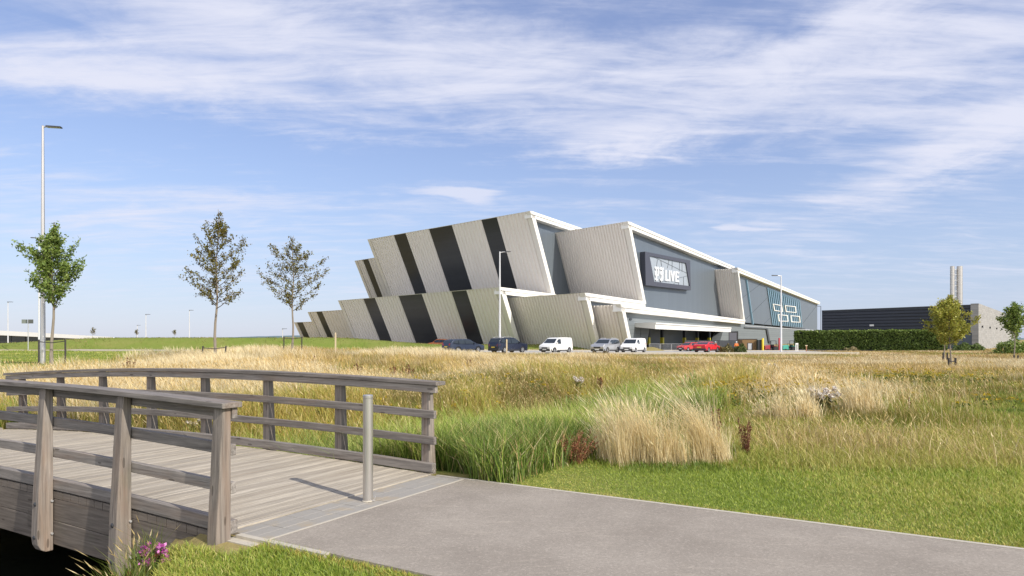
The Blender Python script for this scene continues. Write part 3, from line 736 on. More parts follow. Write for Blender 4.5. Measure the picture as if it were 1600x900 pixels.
    poly_on(AW - .04, [(981, 504.5), (991, 504), (991, 530), (984.5, 530)], .03, 'side_door', slate_h)
    poly_on(AW - .12, [(984, 497.3), (987.5, 497.3), (987.5, 500.2), (984, 500.2)], .1, 'wall_lamp', M['darkmetal'])
    poly_on(AW - .35, [(1164, 511.3), (1199, 513.4), (1199, 514.4), (1164, 512.4)], .3, 'pipe', M['darkmetal'])
    poly_on(AW - .35, [(1197.5, 513.4), (1200, 513.6), (1204, 536), (1201.5, 536)], .3, 'pipe', M['darkmetal'])
    poly_on(AW - .1, [(1164.5, 508.6), (1280.3, 516.0), (1280.3, 517.2), (1164.5, 509.8)], .08, 'sill_band', M['galv'])
    gl, nt, b = new_mat('tinted_facade_glass'); b.inputs['Base Color'].default_value = (.05, .12, .16, 1); b.inputs['Roughness'].default_value = .12; b.inputs['Metallic'].default_value = .35
    gb = .88
    win = poly_on(gb, [(1199.6, 449.5), (1249.3, 468.6), (1253.5, 511.3), (1208, 508.2)], .1, 'facade_window', gl)
    blue = plain('pale_blue_mullion', (.20, .34, .43), .4, .2)
    for i in range(17):                              # slanted mullions
        t = i / 16; x0 = 1199.6 + 49.7 * t; y0 = 449.5 + 19.1 * t; x1 = 1208 + 45.5 * t; y1 = 508.2 + 3.1 * t
        poly_on(gb - .14, [(x0 - .45, y0), (x0 + .45, y0), (x1 + .45, y1), (x1 - .45, y1)], .12, 'mullion', blue, win)
    for q in (((1208, 474.5), (1222, 477), (1223.7, 487.3), (1210, 485.5)), ((1226.7, 477), (1243.6, 478.8), (1244.6, 488.8), (1228, 487.3)),
              ((1215.5, 491), (1231, 492.5), (1232, 502.5), (1217, 502)), ((1235.5, 492.7), (1250, 494), (1251, 504), (1236.5, 503.3))):
        (a, b_, c, d) = q; k = 1.0
        mb_in = [(a[0] + k * 1.2, a[1] + k), (b_[0] - k * 1.2, b_[1] + k), (c[0] - k * 1.2, c[1] - k), (d[0] + k * 1.2, d[1] - k)]
        mb = MB()
        for i in range(4):
            j = (i + 1) % 4; pts = [q[i], q[j], mb_in[j], mb_in[i]]; w = []
            for px, py in pts:
                aa = gb - .3; bb = b_at(aa, px); w.append(Wp(aa, bb, z_at(aa, bb, py)))
            mb.prism(w, Vector(Wp(.25, 0, 0)) - Vector(Wp(0, 0, 0)))
        fin_build(mb, 'window_frame', white, win)
    slim = poly_on(gb, [(1165, 436.5), (1167.5, 437.2), (1177.6, 507), (1175, 507)], .1, 'slim_window', gl)
    poly_on(gb - .1, [(1166.8, 437), (1167.8, 437.3), (1177.9, 507), (1176.9, 507)], .09, 'mullion', blue, slim)
    seamm = plain('facade_seam', (.10, .12, .14), .6)
    for q in (((1159, 466), (1197, 437)), ((1166, 498), (1200, 464)), ((1192, 508), (1207, 493)), ((1253, 507), (1277, 476))):
        poly_on(gb + .05, [q[0], (q[0][0] + .8, q[0][1]), (q[1][0] + .8, q[1][1]), q[1]], .06, 'cladding_seam', seamm)
    # rooftop rail at the far end
    mb = MB()
    for k in range(2):
        x0, y0, _ = Wp(3 + 4 * k, 258.5, 0); mb.tube([(x0, y0, 0), (x0, y0, 18.0)], .14, 6)
    x0, y0, _ = Wp(3, 258.5, 0); x1, y1, _ = Wp(0.5, 268, 0); mb.tube([(x0, y0, 17.6), (x1, y1, 17.6)], .12, 6); mb.tube([(x1, y1, 0), (x1, y1, 17.6)], .14, 6)
    fin_build(mb, 'rear_frame', M['darkmetal'])
    return white
WHITE = hall()

def hall_sign():
    a = 4.9; px = [(1008, 393), (1078.5, 407), (1079.5, 453.5), (1009, 445.5)]
    def q(p, aa): bb = b_at(aa, p[0]); return Wp(aa, bb, z_at(aa, bb, p[1]))
    c = q(px[3], a); root = thing('hall_sign', 'framed hall sign with white lettering high on the slate facade', 'sign', c)
    def poly(pts, aa, t, mb):
        w = [tuple(Vector(q(p, aa)) - Vector(c)) for p in pts]; mb.prism(w, Vector(Wp(t, 0, 0)) - Vector(Wp(0, 0, 0))); return mb
    inner = [(1015, 399.5), (1072, 411), (1078, 447), (1022.5, 440)]
    mb = MB()
    for i in range(4):
        j = (i + 1) % 4; poly([px[i], px[j], inner[j], inner[i]], a, 1.1, mb)
    mb.build('frame', plain('charcoal_frame', (.075, .078, .10), .5, .2, .05), root)
    mb = MB(); poly(inner, a + .25, .8, mb); mb.build('panel', plain('pale_grey_panel', (.36, .40, .44), .4, .1, .05, .5), root)
    lm = plain('thin_dark_line', (.09, .10, .115), .5); mb = MB()
    for (x0, y0), (x1, y1) in (((1020, 400.6), (1073.5, 427)), ((1031, 440.5), (1043, 438.5)), ((1058, 434.8), (1075, 431)), ((1027.5, 405.5), (1026, 416)), ((1032.7, 407.2), (1034, 416)),
                               ((1045.5, 406), (1043, 419)), ((1050.5, 408), (1050.2, 421)), ((1062, 409.5), (1061.8, 423)), ((1065.8, 410.5), (1065.9, 425)), ((1068, 433), (1068.5, 446)), ((1053.5, 442), (1053.2, 444.5)), ((1060.5, 441), (1060.5, 445))):
        dx, dy = x1 - x0, y1 - y0; l = math.hypot(dx, dy); ox, oy = -dy / l * .22, dx / l * .22
        poly([(x0 + ox, y0 + oy), (x1 + ox, y1 + oy), (x1 - ox, y1 - oy), (x0 - ox, y0 - oy)], a + .2, .04, mb)
    mb.build('line_pattern', lm, root)
    wl = plain('white_lettering', (.9, .9, .9), .4, 0, .02)
    # letters drawn on a unit grid: u along the word (0..10), w up (0..1)
    def g(u, w):                                     # word box corners in the photograph
        x = 1024.0 + (1062.8 - 1024.0) * u / 10
        yt = 417.2 + (424.0 - 417.2) * u / 10; yb = 437.3 + (440.9 - 437.3) * u / 10
        return (x, yb + (yt - yb) * w)
    def strokes(name, segs):
        mb = MB()
        for poly_ in segs: poly([g(*p) for p in poly_], a + .02, .2, mb)
        mb.build(name, wl, root)
    # broken-script P and J
    strokes('letter_p', [[(.0, .95), (.35, 1.05), (.75, .9), (.55, .80), (.3, .9), (.1, .84)], [(.35, .88), (.62, .82), (.62, .14), (.95, .02), (.55, -.06), (.2, .02), (.35, .16)],
                         [(.85, .92), (1.25, 1.06), (1.55, .92), (1.5, .45), (1.2, .34), (1.2, .82), (1.02, .86)], [(.75, .42), (1.22, .44), (1.5, .46), (1.2, .34), (.85, .34)],
                         [(.05, .62), (.25, .70), (.25, .30), (.0, .40)], [(.72, .75), (.80, .75), (.80, .2), (.72, .2)]])
    strokes('letter_j', [[(2.0, .96), (2.45, 1.06), (2.9, .95), (3.35, 1.08), (3.2, .88), (2.85, .82), (2.45, .90), (2.15, .82)], [(2.75, .84), (3.05, .88), (3.0, .12), (2.6, -.10), (2.1, .0), (1.95, .14), (2.4, .10), (2.72, .18)],
                         [(2.2, .70), (2.5, .76), (2.45, .40), (2.15, .5)], [(3.15, .8), (3.25, .8), (3.2, .1), (3.1, .1)], [(2.5, .34), (2.62, .34), (2.62, .2), (2.5, .2)]])
    strokes('letter_l', [[(4.15, .92), (4.5, .92), (4.5, .0), (4.15, .0)], [(4.51, .14), (5.35, .14), (5.35, .0), (4.51, .0)]])
    strokes('letter_i', [[(5.65, .92), (6.0, .92), (6.0, .0), (5.65, .0)]])
    strokes('letter_v', [[(6.25, .92), (6.6, .92), (7.25, .02), (6.95, .02)], [(7.55, .92), (7.9, .92), (7.25, .02), (6.96, .02)]])
    strokes('letter_e', [[(8.2, .92), (8.55, .92), (8.55, .0), (8.2, .0)], [(8.56, .92), (9.6, .92), (9.6, .79), (8.56, .79)], [(8.56, .53), (9.45, .53), (9.45, .40), (8.56, .40)], [(8.56, .13), (9.6, .13), (9.6, .0), (8.56, .0)]])
hall_sign()

# ------------------------------------------------------------------ dark service building, stone wall, flues, left building
def service_building():
    Y0 = 105.0; c = at(1529, 530, Y0); c0 = np.array([c.x, c.y])
    d = np.array([-.60, .80]); e = np.array([.64, .768])
    root = thing('service_building', 'low dark navy service building clad in horizontal ribs behind the clipped hedge', 'building', (c.x, c.y, 0))
    def along(px):
        k = (px - CX) / F; return -(c0[0] - k * c0[1]) / (d[0] - k * d[1])
    def P(t, q, z): w = t * d + q * e; return (w[0], w[1], z)
    t1 = along(1516.5); t2 = along(1283.5); ztop = CAMH + (HY - 477.6) / F * (c0 + t1 * d)[1]; zend = CAMH + (HY - 486.5) / F * (c0 + t2 * d)[1]
    ztop = (ztop + 0); 
    m, nt, b = new_mat('navy_ribbed_cladding'); tco = objc(nt); sp = N(nt, 'ShaderNodeSeparateXYZ'); nt.links.new(tco, sp.inputs[0])
    fr = math_n(nt, 'FRACT', math_n(nt, 'MULTIPLY', sp.outputs[2], 1.9)); n1 = noise_n(nt, map_n(nt, tco, sc=(.2, .2, 1)), 1.2, 4)
    cc = mix_n(nt, n1, (.030, .036, .052), (.05, .058, .078)); setc(nt, b.inputs['Base Color'], cc); b.inputs['Roughness'].default_value = .45; b.inputs['Metallic'].default_value = .2
    bump_n(nt, b, smooth_n(nt, fr, .1, .5), .8, .12)
    mb = MB(); zl = 2.6
    mb.hexa([P(t1 + .01, .3, zl), P(t2, .3, zl), P(t2, 14, zl), P(t1 + .01, 14, zl)], [P(t1 + .01, .3, ztop), P(t2, .3, zend), P(t2, 14, zend), P(t1 + .01, 14, ztop)])
    mb.build('ribbed_wall', m, root)
    mb = MB(); mb.hexa([P(t1 + .01, .2, ztop), P(t2, .2, zend), P(t2, 14, zend), P(t1 + .01, 14, ztop)], [P(t1 + .01, .2, ztop + .18), P(t2, .2, zend + .18), P(t2, 14, zend + .18), P(t1 + .01, 14, ztop + .18)])
    mb.build('coping', M['darkmetal'], root)
    mb = MB(); mb.hexa([P(.02, .35, -.3), P(t2, .35, -.3), P(t2, 14, -.3), P(.02, 14, -.3)], [P(.02, .35, zl), P(t2, .35, zl), P(t2, 14, zl), P(.02, 14, zl)])
    mb.build('lower_wall', wall_mat('slate_panels', (.105, .13, .165), .6, False, .5, .2, .8), root)
    tl = along(1365); mb = MB(); mb.hexa([P(tl, .1, 3.9), P(tl + .7, .1, 3.9), P(tl + .7, .3, 3.9), P(tl, .3, 3.9)], [P(tl, .1, 4.2), P(tl + .7, .1, 4.2), P(tl + .7, .3, 4.2), P(tl, .3, 4.2)])
    mb.build('wall_lamp', M['paintwhite'], root)
    # stone walled corner
    m, nt, b = new_mat('grey_stone_blocks'); tco = objc(nt)
    br = N(nt, 'ShaderNodeTexBrick'); br.inputs['Scale'].default_value = 1.0; br.inputs['Mortar Size'].default_value = .012; br.inputs['Brick Width'].default_value = .9; br.inputs['Row Height'].default_value = .33
    sp = N(nt, 'ShaderNodeSeparateXYZ'); nt.links.new(tco, sp.inputs[0]); cb = N(nt, 'ShaderNodeCombineXYZ')
    nt.links.new(math_n(nt, 'ADD', math_n(nt, 'MULTIPLY', sp.outputs[0], .64), math_n(nt, 'MULTIPLY', sp.outputs[1], .768)), cb.inputs[0]); nt.links.new(sp.outputs[2], cb.inputs[1]); nt.links.new(cb.outputs[0], br.inputs['Vector'])
    br.inputs['Color1'].default_value = (.37, .362, .352, 1); br.inputs['Color2'].default_value = (.25, .245, .24, 1); br.inputs['Mortar'].default_value = (.2, .19, .17, 1)
    n1 = noise_n(nt, tco, 2.0, 6, .7); setc(nt, b.inputs['Base Color'], mix_n(nt, math_n(nt, 'MULTIPLY', n1, .4), br.outputs['Color'], (.36, .35, .335))); b.inputs['Roughness'].default_value = .95
    bump_n(nt, b, n1, .5, .05)
    zs = CAMH + (HY - 474.0) / F * Y0
    r2 = thing('stone_wall', 'tall pale stone block wall at the right end of the dark service building', 'wall', (c.x, c.y, 0))
    mb = MB(); mb.hexa([P(0, 0, -.3), P(0, 75, -.3), P(.9, 75, -.3), P(.9, 0, -.3)], [P(0, 0, zs), P(0, 75, zs - .2), P(.9, 75, zs - .2), P(.9, 0, zs)])
    mb.hexa([P(.9, 0, 2.62), P(.9, .9, 2.62), P(t1, .9, 2.62), P(t1, 0, 2.62)], [P(.9, 0, zs), P(.9, .9, zs), P(t1, .9, zs), P(t1, 0, zs)])
    mb.build('stonework', m, r2)
    for px in (1534, 1546, 1556.5, 1564):
        k = (px - CX) / F; t = -(c0[0] - k * c0[1]) / (e[0] - k * e[1]); y = (c0 + t * e)[1]; z = CAMH + (HY - 512) / F * 108
        mb = MB(); mb.hexa([P(-.2, t - .13, z), P(-.2, t + .13, z), P(0, t + .13, z), P(0, t - .13, z)], [P(-.2, t - .13, z + .35), P(-.2, t + .13, z + .35), P(0, t + .13, z + .3), P(0, t - .13, z + .3)])
        mb.build('wall_lamp', M['darkmetal'], r2)
    # twin flues
    p = at(1495, 530, 119); r3 = thing('twin_flues', 'pair of tall pale steel chimney flues rising behind the dark building', 'chimney', (p.x, p.y, 0))
    ht = CAMH + (HY - 416) / F * 119
    for px, rad in ((1488, .34), (1499.5, .45)):
        x = (px - 1495) / F * 119; mb = MB(); prof = [(rad, 0)]
        for k in range(1, 9): z = ht * k / 9; prof += [(rad, z - .05), (rad * 1.04, z - .04), (rad * 1.04, z + .04), (rad, z + .05)]
        prof += [(rad, ht), (rad * .8, ht + .02)]; mb.lathe(prof, 18, 'z', (x, 0, 0)); mb.build('flue', M['steel'], r3, smooth=True)
    mb = MB(); x0, x1 = -.78 + .3, .5 - .4
    for k in range(14): z = ht - .6 - k * .95; mb.box(-.5, .12, -.05, .05, z, z + .10)
    mb.tube([(-.19, .12, 0), (-.19, .12, ht - .6)], .05, 6); mb.tube([(-.02, .12, 0), (-.02, .12, ht - .6)], .05, 6); mb.build('bracing', M['galv'], r3)
service_building()
def left_building():
    a = at(-60, 530, 190); b_ = at(172, 530, 290)
    root = thing('pavilion', 'long low glazed pavilion under a thin white roof beyond the road at far left', 'building', (a.x, a.y, 0))
    A = Vector((0, 0, 0)); B = Vector((b_.x - a.x, b_.y - a.y, 0)); n = Vector((-B.y, B.x, 0)).normalized()
    za = CAMH + (HY - 513.5) / F * 190; zb = CAMH + (HY - 526.8) / F * 290
    zb0 = CAMH + (HY - 521.5) / F * 190
    mb = MB(); mb.hexa([A - n * 1.5 + Vector((0, 0, zb0)), B - n * 1.5 + Vector((0, 0, zb - 1.3)), B + n * 30 + Vector((0, 0, zb - 1.3)), A + n * 30 + Vector((0, 0, zb0))],
                       [A - n * 1.5 + Vector((0, 0, za)), B - n * 1.5 + Vector((0, 0, zb)), B + n * 30 + Vector((0, 0, zb)), A + n * 30 + Vector((0, 0, za))])
    mb.build('roof', M['paintwhite'], root)
    g = plain('dark_glazing', (.03, .034, .042), .15, .2); mb = MB()
    mb.hexa([A, B, B + n * 28, A + n * 28], [A + Vector((0, 0, zb0 - .02)), B + Vector((0, 0, zb - 1.32)), B + n * 28 + Vector((0, 0, zb - 1.32)), A + n * 28 + Vector((0, 0, zb0 - .02))]); mb.build('glazed_wall', g, root)
    for k in range(12):
        p = B * (k / 12); mb = MB(); mb.box(p.x - .12, p.x + .12, p.y - .25, p.y - .02, 0, zb0 + (zb - 1.3 - zb0) * k / 12); mb.build('mullion', M['darkmetal'], root)
left_building()

# ------------------------------------------------------------------ lamp posts, sign, posts
def lamp_post(name, label, px, py_base, py_top, Y, r0, r1, arm, group='lamp columns', double=False, mat='lampwhite', head=(.55, .28), tilt=0.0, rz=0.0):
    p = at(px, py_base, Y); z0 = gz(p.x, p.y); h = CAMH + (HY - py_top) / F * Y - z0
    r = thing(name, label, 'lamp post', (p.x, p.y, z0), rz, group)
    mb = MB(); mb.lathe([(r0, -.2), (r0, 1.3), (r0 * .96, 1.34), ((r0 + r1) / 2, h * .55), (r1, h - .03), (r1 * .6, h)], 16); mb.build('pole', M[mat], r, smooth=True)
    mb = MB(); mb.box(-.06, .06, -r0 - .006, -r0 + .012, .45, 1.0); mb.build('access_door', M[mat], r)
    for s in ((1, -1) if double else (1,)):
        ex = arm * s
        mb = MB(); mb.tube([(0, 0, h - .12), (ex * .5, 0, h - .08 + tilt * .5), (ex, 0, h - .05 + tilt)], r1 * .6, 8); mb.build('arm', M[mat], r)
        sg = 1 if ex > 0 else -1; x0 = ex - sg * .1; x1 = x0 + sg * head[0]; w = head[1] / 2
        xs = sorted((x0, x1)); mb = MB(); mb.hexa([(xs[0], -w * .7, h - .08 + tilt), (xs[1], -w, h - .08 + tilt), (xs[1], w, h - .08 + tilt), (xs[0], w * .7, h - .08 + tilt)], [(xs[0], -w * .5, h + .03 + tilt), (xs[1], -w * .8, h + .0 + tilt), (xs[1], w * .8, h + .0 + tilt), (xs[0], w * .5, h + .03 + tilt)])
        hd = mb.build('lamp_head', M['darkmetal'], r, bevel=.015)
        mb = MB(); mb.box(xs[0] + .06, xs[1] - .06, -w * .6, w * .6, h - .1 + tilt, h - .081 + tilt); mb.build('lens', M['lens'], hd)
lamp_post('lamp_post', 'thick tall silver lamp mast behind the leafy green tree at left', 67, 565, 196, 47, .165, .075, .30, tilt=-.02, head=(.95, .42), mat='steel', rz=R(12))
lamp_post('lamp_post', 'slimmer pale lamp column close to the left of the thick silver mast', 61, 546, 371, 92, .12, .07, -.5, double=True, head=(.7, .3))
lamp_post('lamp_post', 'white lamp column rising beside the dark blue off-road car', 781, 550, 393, 84, .14, .075, .7, head=(.75, .3), tilt=.02)
lamp_post('lamp_post', 'white lamp column standing in front of the tinted facade window', 1220.5, 546, 430, 88, .13, .07, -.55, head=(.75, .3))
for px, pt, Y, lab in ((12.5, 471.5, 170, 'faint thin lamp column before the white-roofed pavilion'), (228, 491, 190, 'small lamp column with dark head above the green bank'), (214.5, 508, 260, 'tiny lamp just left of the dark headed lamp over the bank'),
                       (296, 484.5, 200, 'very thin pale lamp column left of the tall sparse tree'), (441.5, 513.5, 180, 'short lamp left of the trunk of the smaller sparse tree')):
    lamp_post('lamp_post', lab, px, 532, pt, Y, .14, .09, .01, head=(1.2, .7), mat='lampwhite', group='distant lamp columns')
def road_sign():
    p = at(44, 545, 96); r = thing('road_sign', 'plain twin road sign seen from behind on a thin grey post', 'road sign', (p.x, p.y, 0))
    h = CAMH + (HY - 499) / F * 96
    mb = MB(); mb.tube([(0, 0, -.1), (0, 0, h)], .06, 8); mb.build('post', M['galv'], r)
    g1 = plain('sign_back_grey', (.20, .22, .20), .6, .1)
    mb = MB(); mb.box(-.86, -.07, -.09, -.07, h - .58, h - .02); mb.build('sign_panel', g1, r)
    mb = MB(); mb.box(.07, .78, -.09, -.07, h - .58, h - .02); mb.build('sign_panel', plain('sign_back_dark', (.10, .105, .10), .6, .1), r)
    mb = MB(); mb.box(-.8, .75, -.068, -.03, h - .45, h - .4); mb.box(-.8, .75, -.068, -.03, h - .2, h - .15); mb.build('bracket', M['galv'], r)
road_sign()
def marker(px, y0, y1, Y, lab, mat, w=.07, cap=True):
    p = at(px, y0, Y); z = gz(p.x, p.y); h = CAMH + (HY - y1) / F * Y - z
    r = thing('marker_post', lab, 'post', (p.x, p.y, z), 0, 'timber marker posts')
    mb = MB(); mb.box(-w, w, -w, w, -.2, h - .08); mb.hexa([(-w, -w, h - .08), (w, -w, h - .08), (w, w, h - .08), (-w, w, h - .08)], [(-w * .3, -w * .3, h), (w * .3, -w * .3, h), (w * .3, w * .3, h), (-w * .3, w * .3, h)])
    mb.build('shaft', mat, r, bevel=.01)
marker(524.3, 550, 519.5, 72, 'pale timber marker post before the farthest leaning slabs', M['palewood'])
marker(791.8, 552, 530, 70, 'pale timber marker post in front of the dark blue off-road car', M['palewood'])
def white_marker():
    p = at(1245, 547, 92); r = thing('white_marker', 'small white marker frame in the grass left of the hedge', 'marker', (p.x, p.y, 0))
    mb = MB(); mb.box(-.17, -.07, -.04, .04, -.1, .95); mb.box(.08, .17, -.04, .04, -.1, .95); mb.build('leg', M['paintwhite'], r); mb = MB(); mb.box(-.18, .18, -.05, .05, .951, 1.12); mb.build('board', M['paintwhite'], r)
    p = at(1260, 547, 90); r = thing('marker_post', 'short reddish timber peg in the grass before the hedge', 'post', (p.x, p.y, 0))
    mb = MB(); mb.box(-.05, .05, -.05, .05, -.1, .75); mb.build('shaft', plain('red_timber', (.35, .16, .09), .8), r); mb = MB(); mb.box(-.14, .14, -.03, .03, .751, .87); mb.build('crosspiece', M['palewood'], r)
white_marker()
# ------------------------------------------------------------------ vehicles
def paint(name, col, rough=.28, metal=0.0):
    return plain(name, col, rough, metal, .02, 1, coat=.25)
def arc(cx, r, n=7): return [(cx + r * math.cos(PI * i / n), .30 + (r * math.sin(PI * i / n)) * 1.0) for i in range(n + 1)]
KINDS_ = {
 'van':    dict(W=.90, fx=1.42, rx=-1.42, r=.33, top=[(2.20, .36), (2.22, .72), (2.10, .92), (1.42, 1.13), (.72, 1.70), (.45, 1.80), (-.6, 1.83), (-1.95, 1.80), (-2.14, 1.68), (-2.19, 1.0), (-2.2, .38)], belt=1.06, ws=(3, 4), rw=None, win=[[(1.20, 1.12), (.70, 1.60), (.18, 1.66), (.18, 1.10)]]),
 'suv':    dict(W=.92, fx=1.36, rx=-1.36, r=.36, top=[(2.24, .42), (2.27, .80), (2.12, 1.00), (1.10, 1.12), (.35, 1.60), (.0, 1.69), (-1.2, 1.70), (-1.85, 1.60), (-2.22, 1.12), (-2.28, .95), (-2.27, .45)], belt=1.05, ws=(3, 4), rw=(7, 8), win=[[(.92, 1.10), (.34, 1.52), (-.38, 1.57), (-.38, 1.08)], [(-.45, 1.08), (-.45, 1.57), (-1.25, 1.57), (-1.25, 1.10)], [(-1.32, 1.11), (-1.32, 1.56), (-1.72, 1.50), (-1.95, 1.20)]]),
 'estate': dict(W=.89, fx=1.35, rx=-1.30, r=.33, top=[(2.26, .34), (2.29, .66), (2.10, .84), (1.10, .98), (.30, 1.40), (-.1, 1.47), (-1.4, 1.45), (-1.85, 1.36), (-2.20, .98), (-2.26, .80), (-2.25, .38)], belt=.90, ws=(3, 4), rw=(7, 8), win=[[(.90, .97), (.28, 1.34), (-.38, 1.38), (-.38, .95)], [(-.45, .95), (-.45, 1.38), (-1.20, 1.36), (-1.20, .96)], [(-1.27, .97), (-1.27, 1.35), (-1.68, 1.28), (-1.92, 1.05)]]),
 'coupe':  dict(W=.88, fx=1.32, rx=-1.25, r=.33, top=[(2.18, .32), (2.2, .60), (1.98, .78), (.95, .92), (.20, 1.27), (-.2, 1.32), (-.8, 1.27), (-1.55, 1.00), (-2.02, .96), (-2.14, .80), (-2.13, .36)], belt=.86, ws=(3, 4), rw=(6, 7), win=[[(.74, .92), (.18, 1.20), (-.32, 1.24), (-.32, .90)], [(-.39, .90), (-.39, 1.24), (-.80, 1.20), (-1.28, .98)]]),
}
def vehicle(name, label, cat, px, py, Y, fwd, kind, body, group=None, z=None, roof_rails=False, scale=1.0, lower=None):
    K = KINDS_[kind]; p = at(px, py, Y); z = .03 if z is None else z
    root = thing(name, label, cat, (p.x, p.y, z), math.atan2(fwd[1], fwd[0]), group); root.scale = (scale,) * 3
    W, belt = K['W'], K['belt']; H = max(q[1] for q in K['top'])
    def hw(zz, x=0):
        t = max(0, (zz - belt) / (H - belt)); w = W * (1 - .17 * t ** 1.3) - .03 * max(0, .55 - zz)
        ax = abs(x); 
        return w - max(0, ax - 1.75) ** 2 * .42
    fa, ra = arc(K['fx'], K['r'] + .06), arc(K['rx'], K['r'] + .06)
    fa = [(x, max(q, .3)) for x, q in fa]; ra = [(x, max(q, .3)) for x, q in ra]
    bx0, bx1 = K['top'][-1][0], K['top'][0][0]
    poly = K['top'] + [(bx0 + .06, .26)] + [(x, q) for x, q in reversed(ra)] + [(K['rx'] + K['r'] + .07, .24), (K['fx'] - K['r'] - .07, .24)] + [(x, q) for x, q in reversed(fa)] + [(bx1 - .06, .24)]
    n = len(poly); mb = MB()
    vs = [(x, hw(q, x), q) for x, q in poly] + [(x, -hw(q, x), q) for x, q in poly]
    mb.add(vs, [tuple(range(n)), tuple(range(2 * n - 1, n - 1, -1))] + [(i, n + i, n + (i + 1) % n, (i + 1) % n) for i in range(n)])
    b = mb.build('body', body, root, smooth=True, bevel=.03)
    gm = M['glass_car']
    for wi in K['win']:
        for s in (1, -1):
            mb = MB(); q = [(x, s * (hw(zz, x) + .006), zz) for x, zz in wi]; mb.prism(q, (0, -s * .02, 0)); mb.build('side_window', gm, root)
    def across(i, j, f0, f1, inset, nm, mat, lift=.008):
        (x0, z0), (x1, z1) = K['top'][i], K['top'][j]; nx, nz = -(z1 - z0), (x1 - x0); l = math.hypot(nx, nz); nx, nz = nx / l, nz / l
        if nz < 0: nx, nz = -nx, -nz
        c = []
        for f, sgn in ((f0, 1), (f0, -1), (f1, -1), (f1, 1)):
            x, q = x0 + (x1 - x0) * f, z0 + (z1 - z0) * f; c.append((x + nx * lift, sgn * (hw(q, x) - inset), q + nz * lift))
        mb = MB(); mb.prism(c, (-nx * .015, 0, -nz * .015)); return mb.build(nm, mat, root)
    across(*K['ws'], .06, .93, .09, 'windscreen', gm)
    if K['rw']: across(*K['rw'], .10, .86, .12, 'rear_window', gm)
    fz = K['top'][1][1]; fx = K['top'][1][0]; rz_ = K['top'][-2][1]; rx = K['top'][-1][0]
    lowm = lower or M['plastic']
    for nm, x0, x1, z0, z1 in (('front_bumper', bx1 - .25, bx1 + .03, .27, .50), ('rear_bumper', bx0 - .03, bx0 + .25, .28, .52)):
        mb = MB(); xa, xb = (x0, x1); wa, wb = hw(.4, xa) + .012, hw(.4, xb) - .02
        mb.hexa([(xa, -wa, z0), (xb, -wb, z0), (xb, wb, z0), (xa, wa, z0)], [(xa, -wa, z1), (xb, -wb, z1), (xb, wb, z1), (xa, wa, z1)]); mb.build(nm, lowm, root, bevel=.03)
    mb = MB(); mb.box(bx1 + .0, bx1 + .035, -.42, .42, fz - .19, fz - .03); mb.build('grille', M['plastic'], root)
    mb = MB(); mb.box(bx1 + .031, bx1 + .045, -.26, .26, .38, .49); mb.build('number_plate', M['plate_w'], root)
    mb = MB(); mb.box(bx0 - .045, bx0 - .031, -.26, .26, .60, .71); mb.build('number_plate', M['plate_y'], root)
    for s in (1, -1):
        w0 = hw(fz, bx1)
        mb = MB(); mb.hexa([(bx1 - .32, s * (w0 + .03), fz + .0), (bx1 + .028, s * (w0 - .10), fz - .10), (bx1 + .028, s * (w0 - .36), fz - .10), (bx1 - .05, s * (w0 - .36), fz + .0)],
                           [(bx1 - .34, s * (w0 + .025), fz + .12), (bx1 + .0, s * (w0 - .10), fz + .05), (bx1 + .0, s * (w0 - .36), fz + .05), (bx1 - .06, s * (w0 - .36), fz + .10)]); mb.build('headlight', M['lamp_clear'], root)
        wr = hw(1.0, bx0); zt = .98 if kind != 'van' else 1.25
        mb = MB(); mb.hexa([(bx0 - .035, s * (wr - .22), .78), (bx0 + .16, s * (wr + .012), .78), (bx0 + .16, s * (wr - .02), .78), (bx0 - .0, s * (wr - .24), .78)], [(bx0 - .03, s * (wr - .16), zt), (bx0 + .20, s * (wr + .008), zt), (bx0 + .2, s * (wr - .03), zt), (bx0 + .03, s * (wr - .2), zt)]); mb.build('tail_light', M['lamp_red'], root)
        xm = K['top'][3][0] - .3; mb = MB(); mb.hexa([(xm - .10, s * (W - .02), belt + .03), (xm + .06, s * (W - .02), belt + .03), (xm + .04, s * (W + .17), belt + .05), (xm - .08, s * (W + .17), belt + .05)], [(xm - .10, s * (W - .03), belt + .20), (xm + .04, s * (W - .03), belt + .18), (xm + .02, s * (W + .16), belt + .2), (xm - .08, s * (W + .16), belt + .21)]); mb.build('wing_mirror', body, root, bevel=.02)
        for wx in (K['fx'], K['rx']):
            r = K['r']; y0, y1 = sorted((s * (W - .02), s * (W - .24)))
            mb = MB(); mb.lathe([(r * .62, y0), (r * .94, y0), (r, y0 + .04), (r, y1 - .04), (r * .94, y1), (r * .62, y1)], 22, 'y', (wx, 0, r)); tyre = mb.build('wheel', M['rubber'], root, smooth=True)
            yo = s * (W - .03); mb = MB(); mb.lathe([(r * .64, -.012), (r * .60, .012), (.05, .018), (.0, .02)] if s > 0 else [(r * .64, .012), (r * .60, -.012), (.05, -.018), (.0, -.02)], 20, 'y', (wx, yo, r)); rim = mb.build('rim', M['rim'], tyre)
            mb = MB()
            for k in range(5):
                a = 2 * PI * k / 5 + .3; c1, s1 = math.cos(a), math.sin(a); yy = yo + s * .021; q = []
                for rr, da in ((r * .25, .28), (r * .55, .34), (r * .55, -.34), (r * .25, -.28)): q.append((wx + rr * math.cos(a + da), yy, r + rr * math.sin(a + da)))
                mb.prism(q, (0, s * .003, 0))
            mb.build('rim_opening', M['plastic'], rim)
        if roof_rails:
            mb = MB(); y = s * (hw(H) - .08); mb.tube([(-.05, y, H - .0), (-.2, y, H + .06), (-1.3, y, H + .05), (-1.6, y, H - .04)], .02, 6); mb.build('roof_rail', M['galv'], root)
        mb = MB(); y = s * (W + .004)
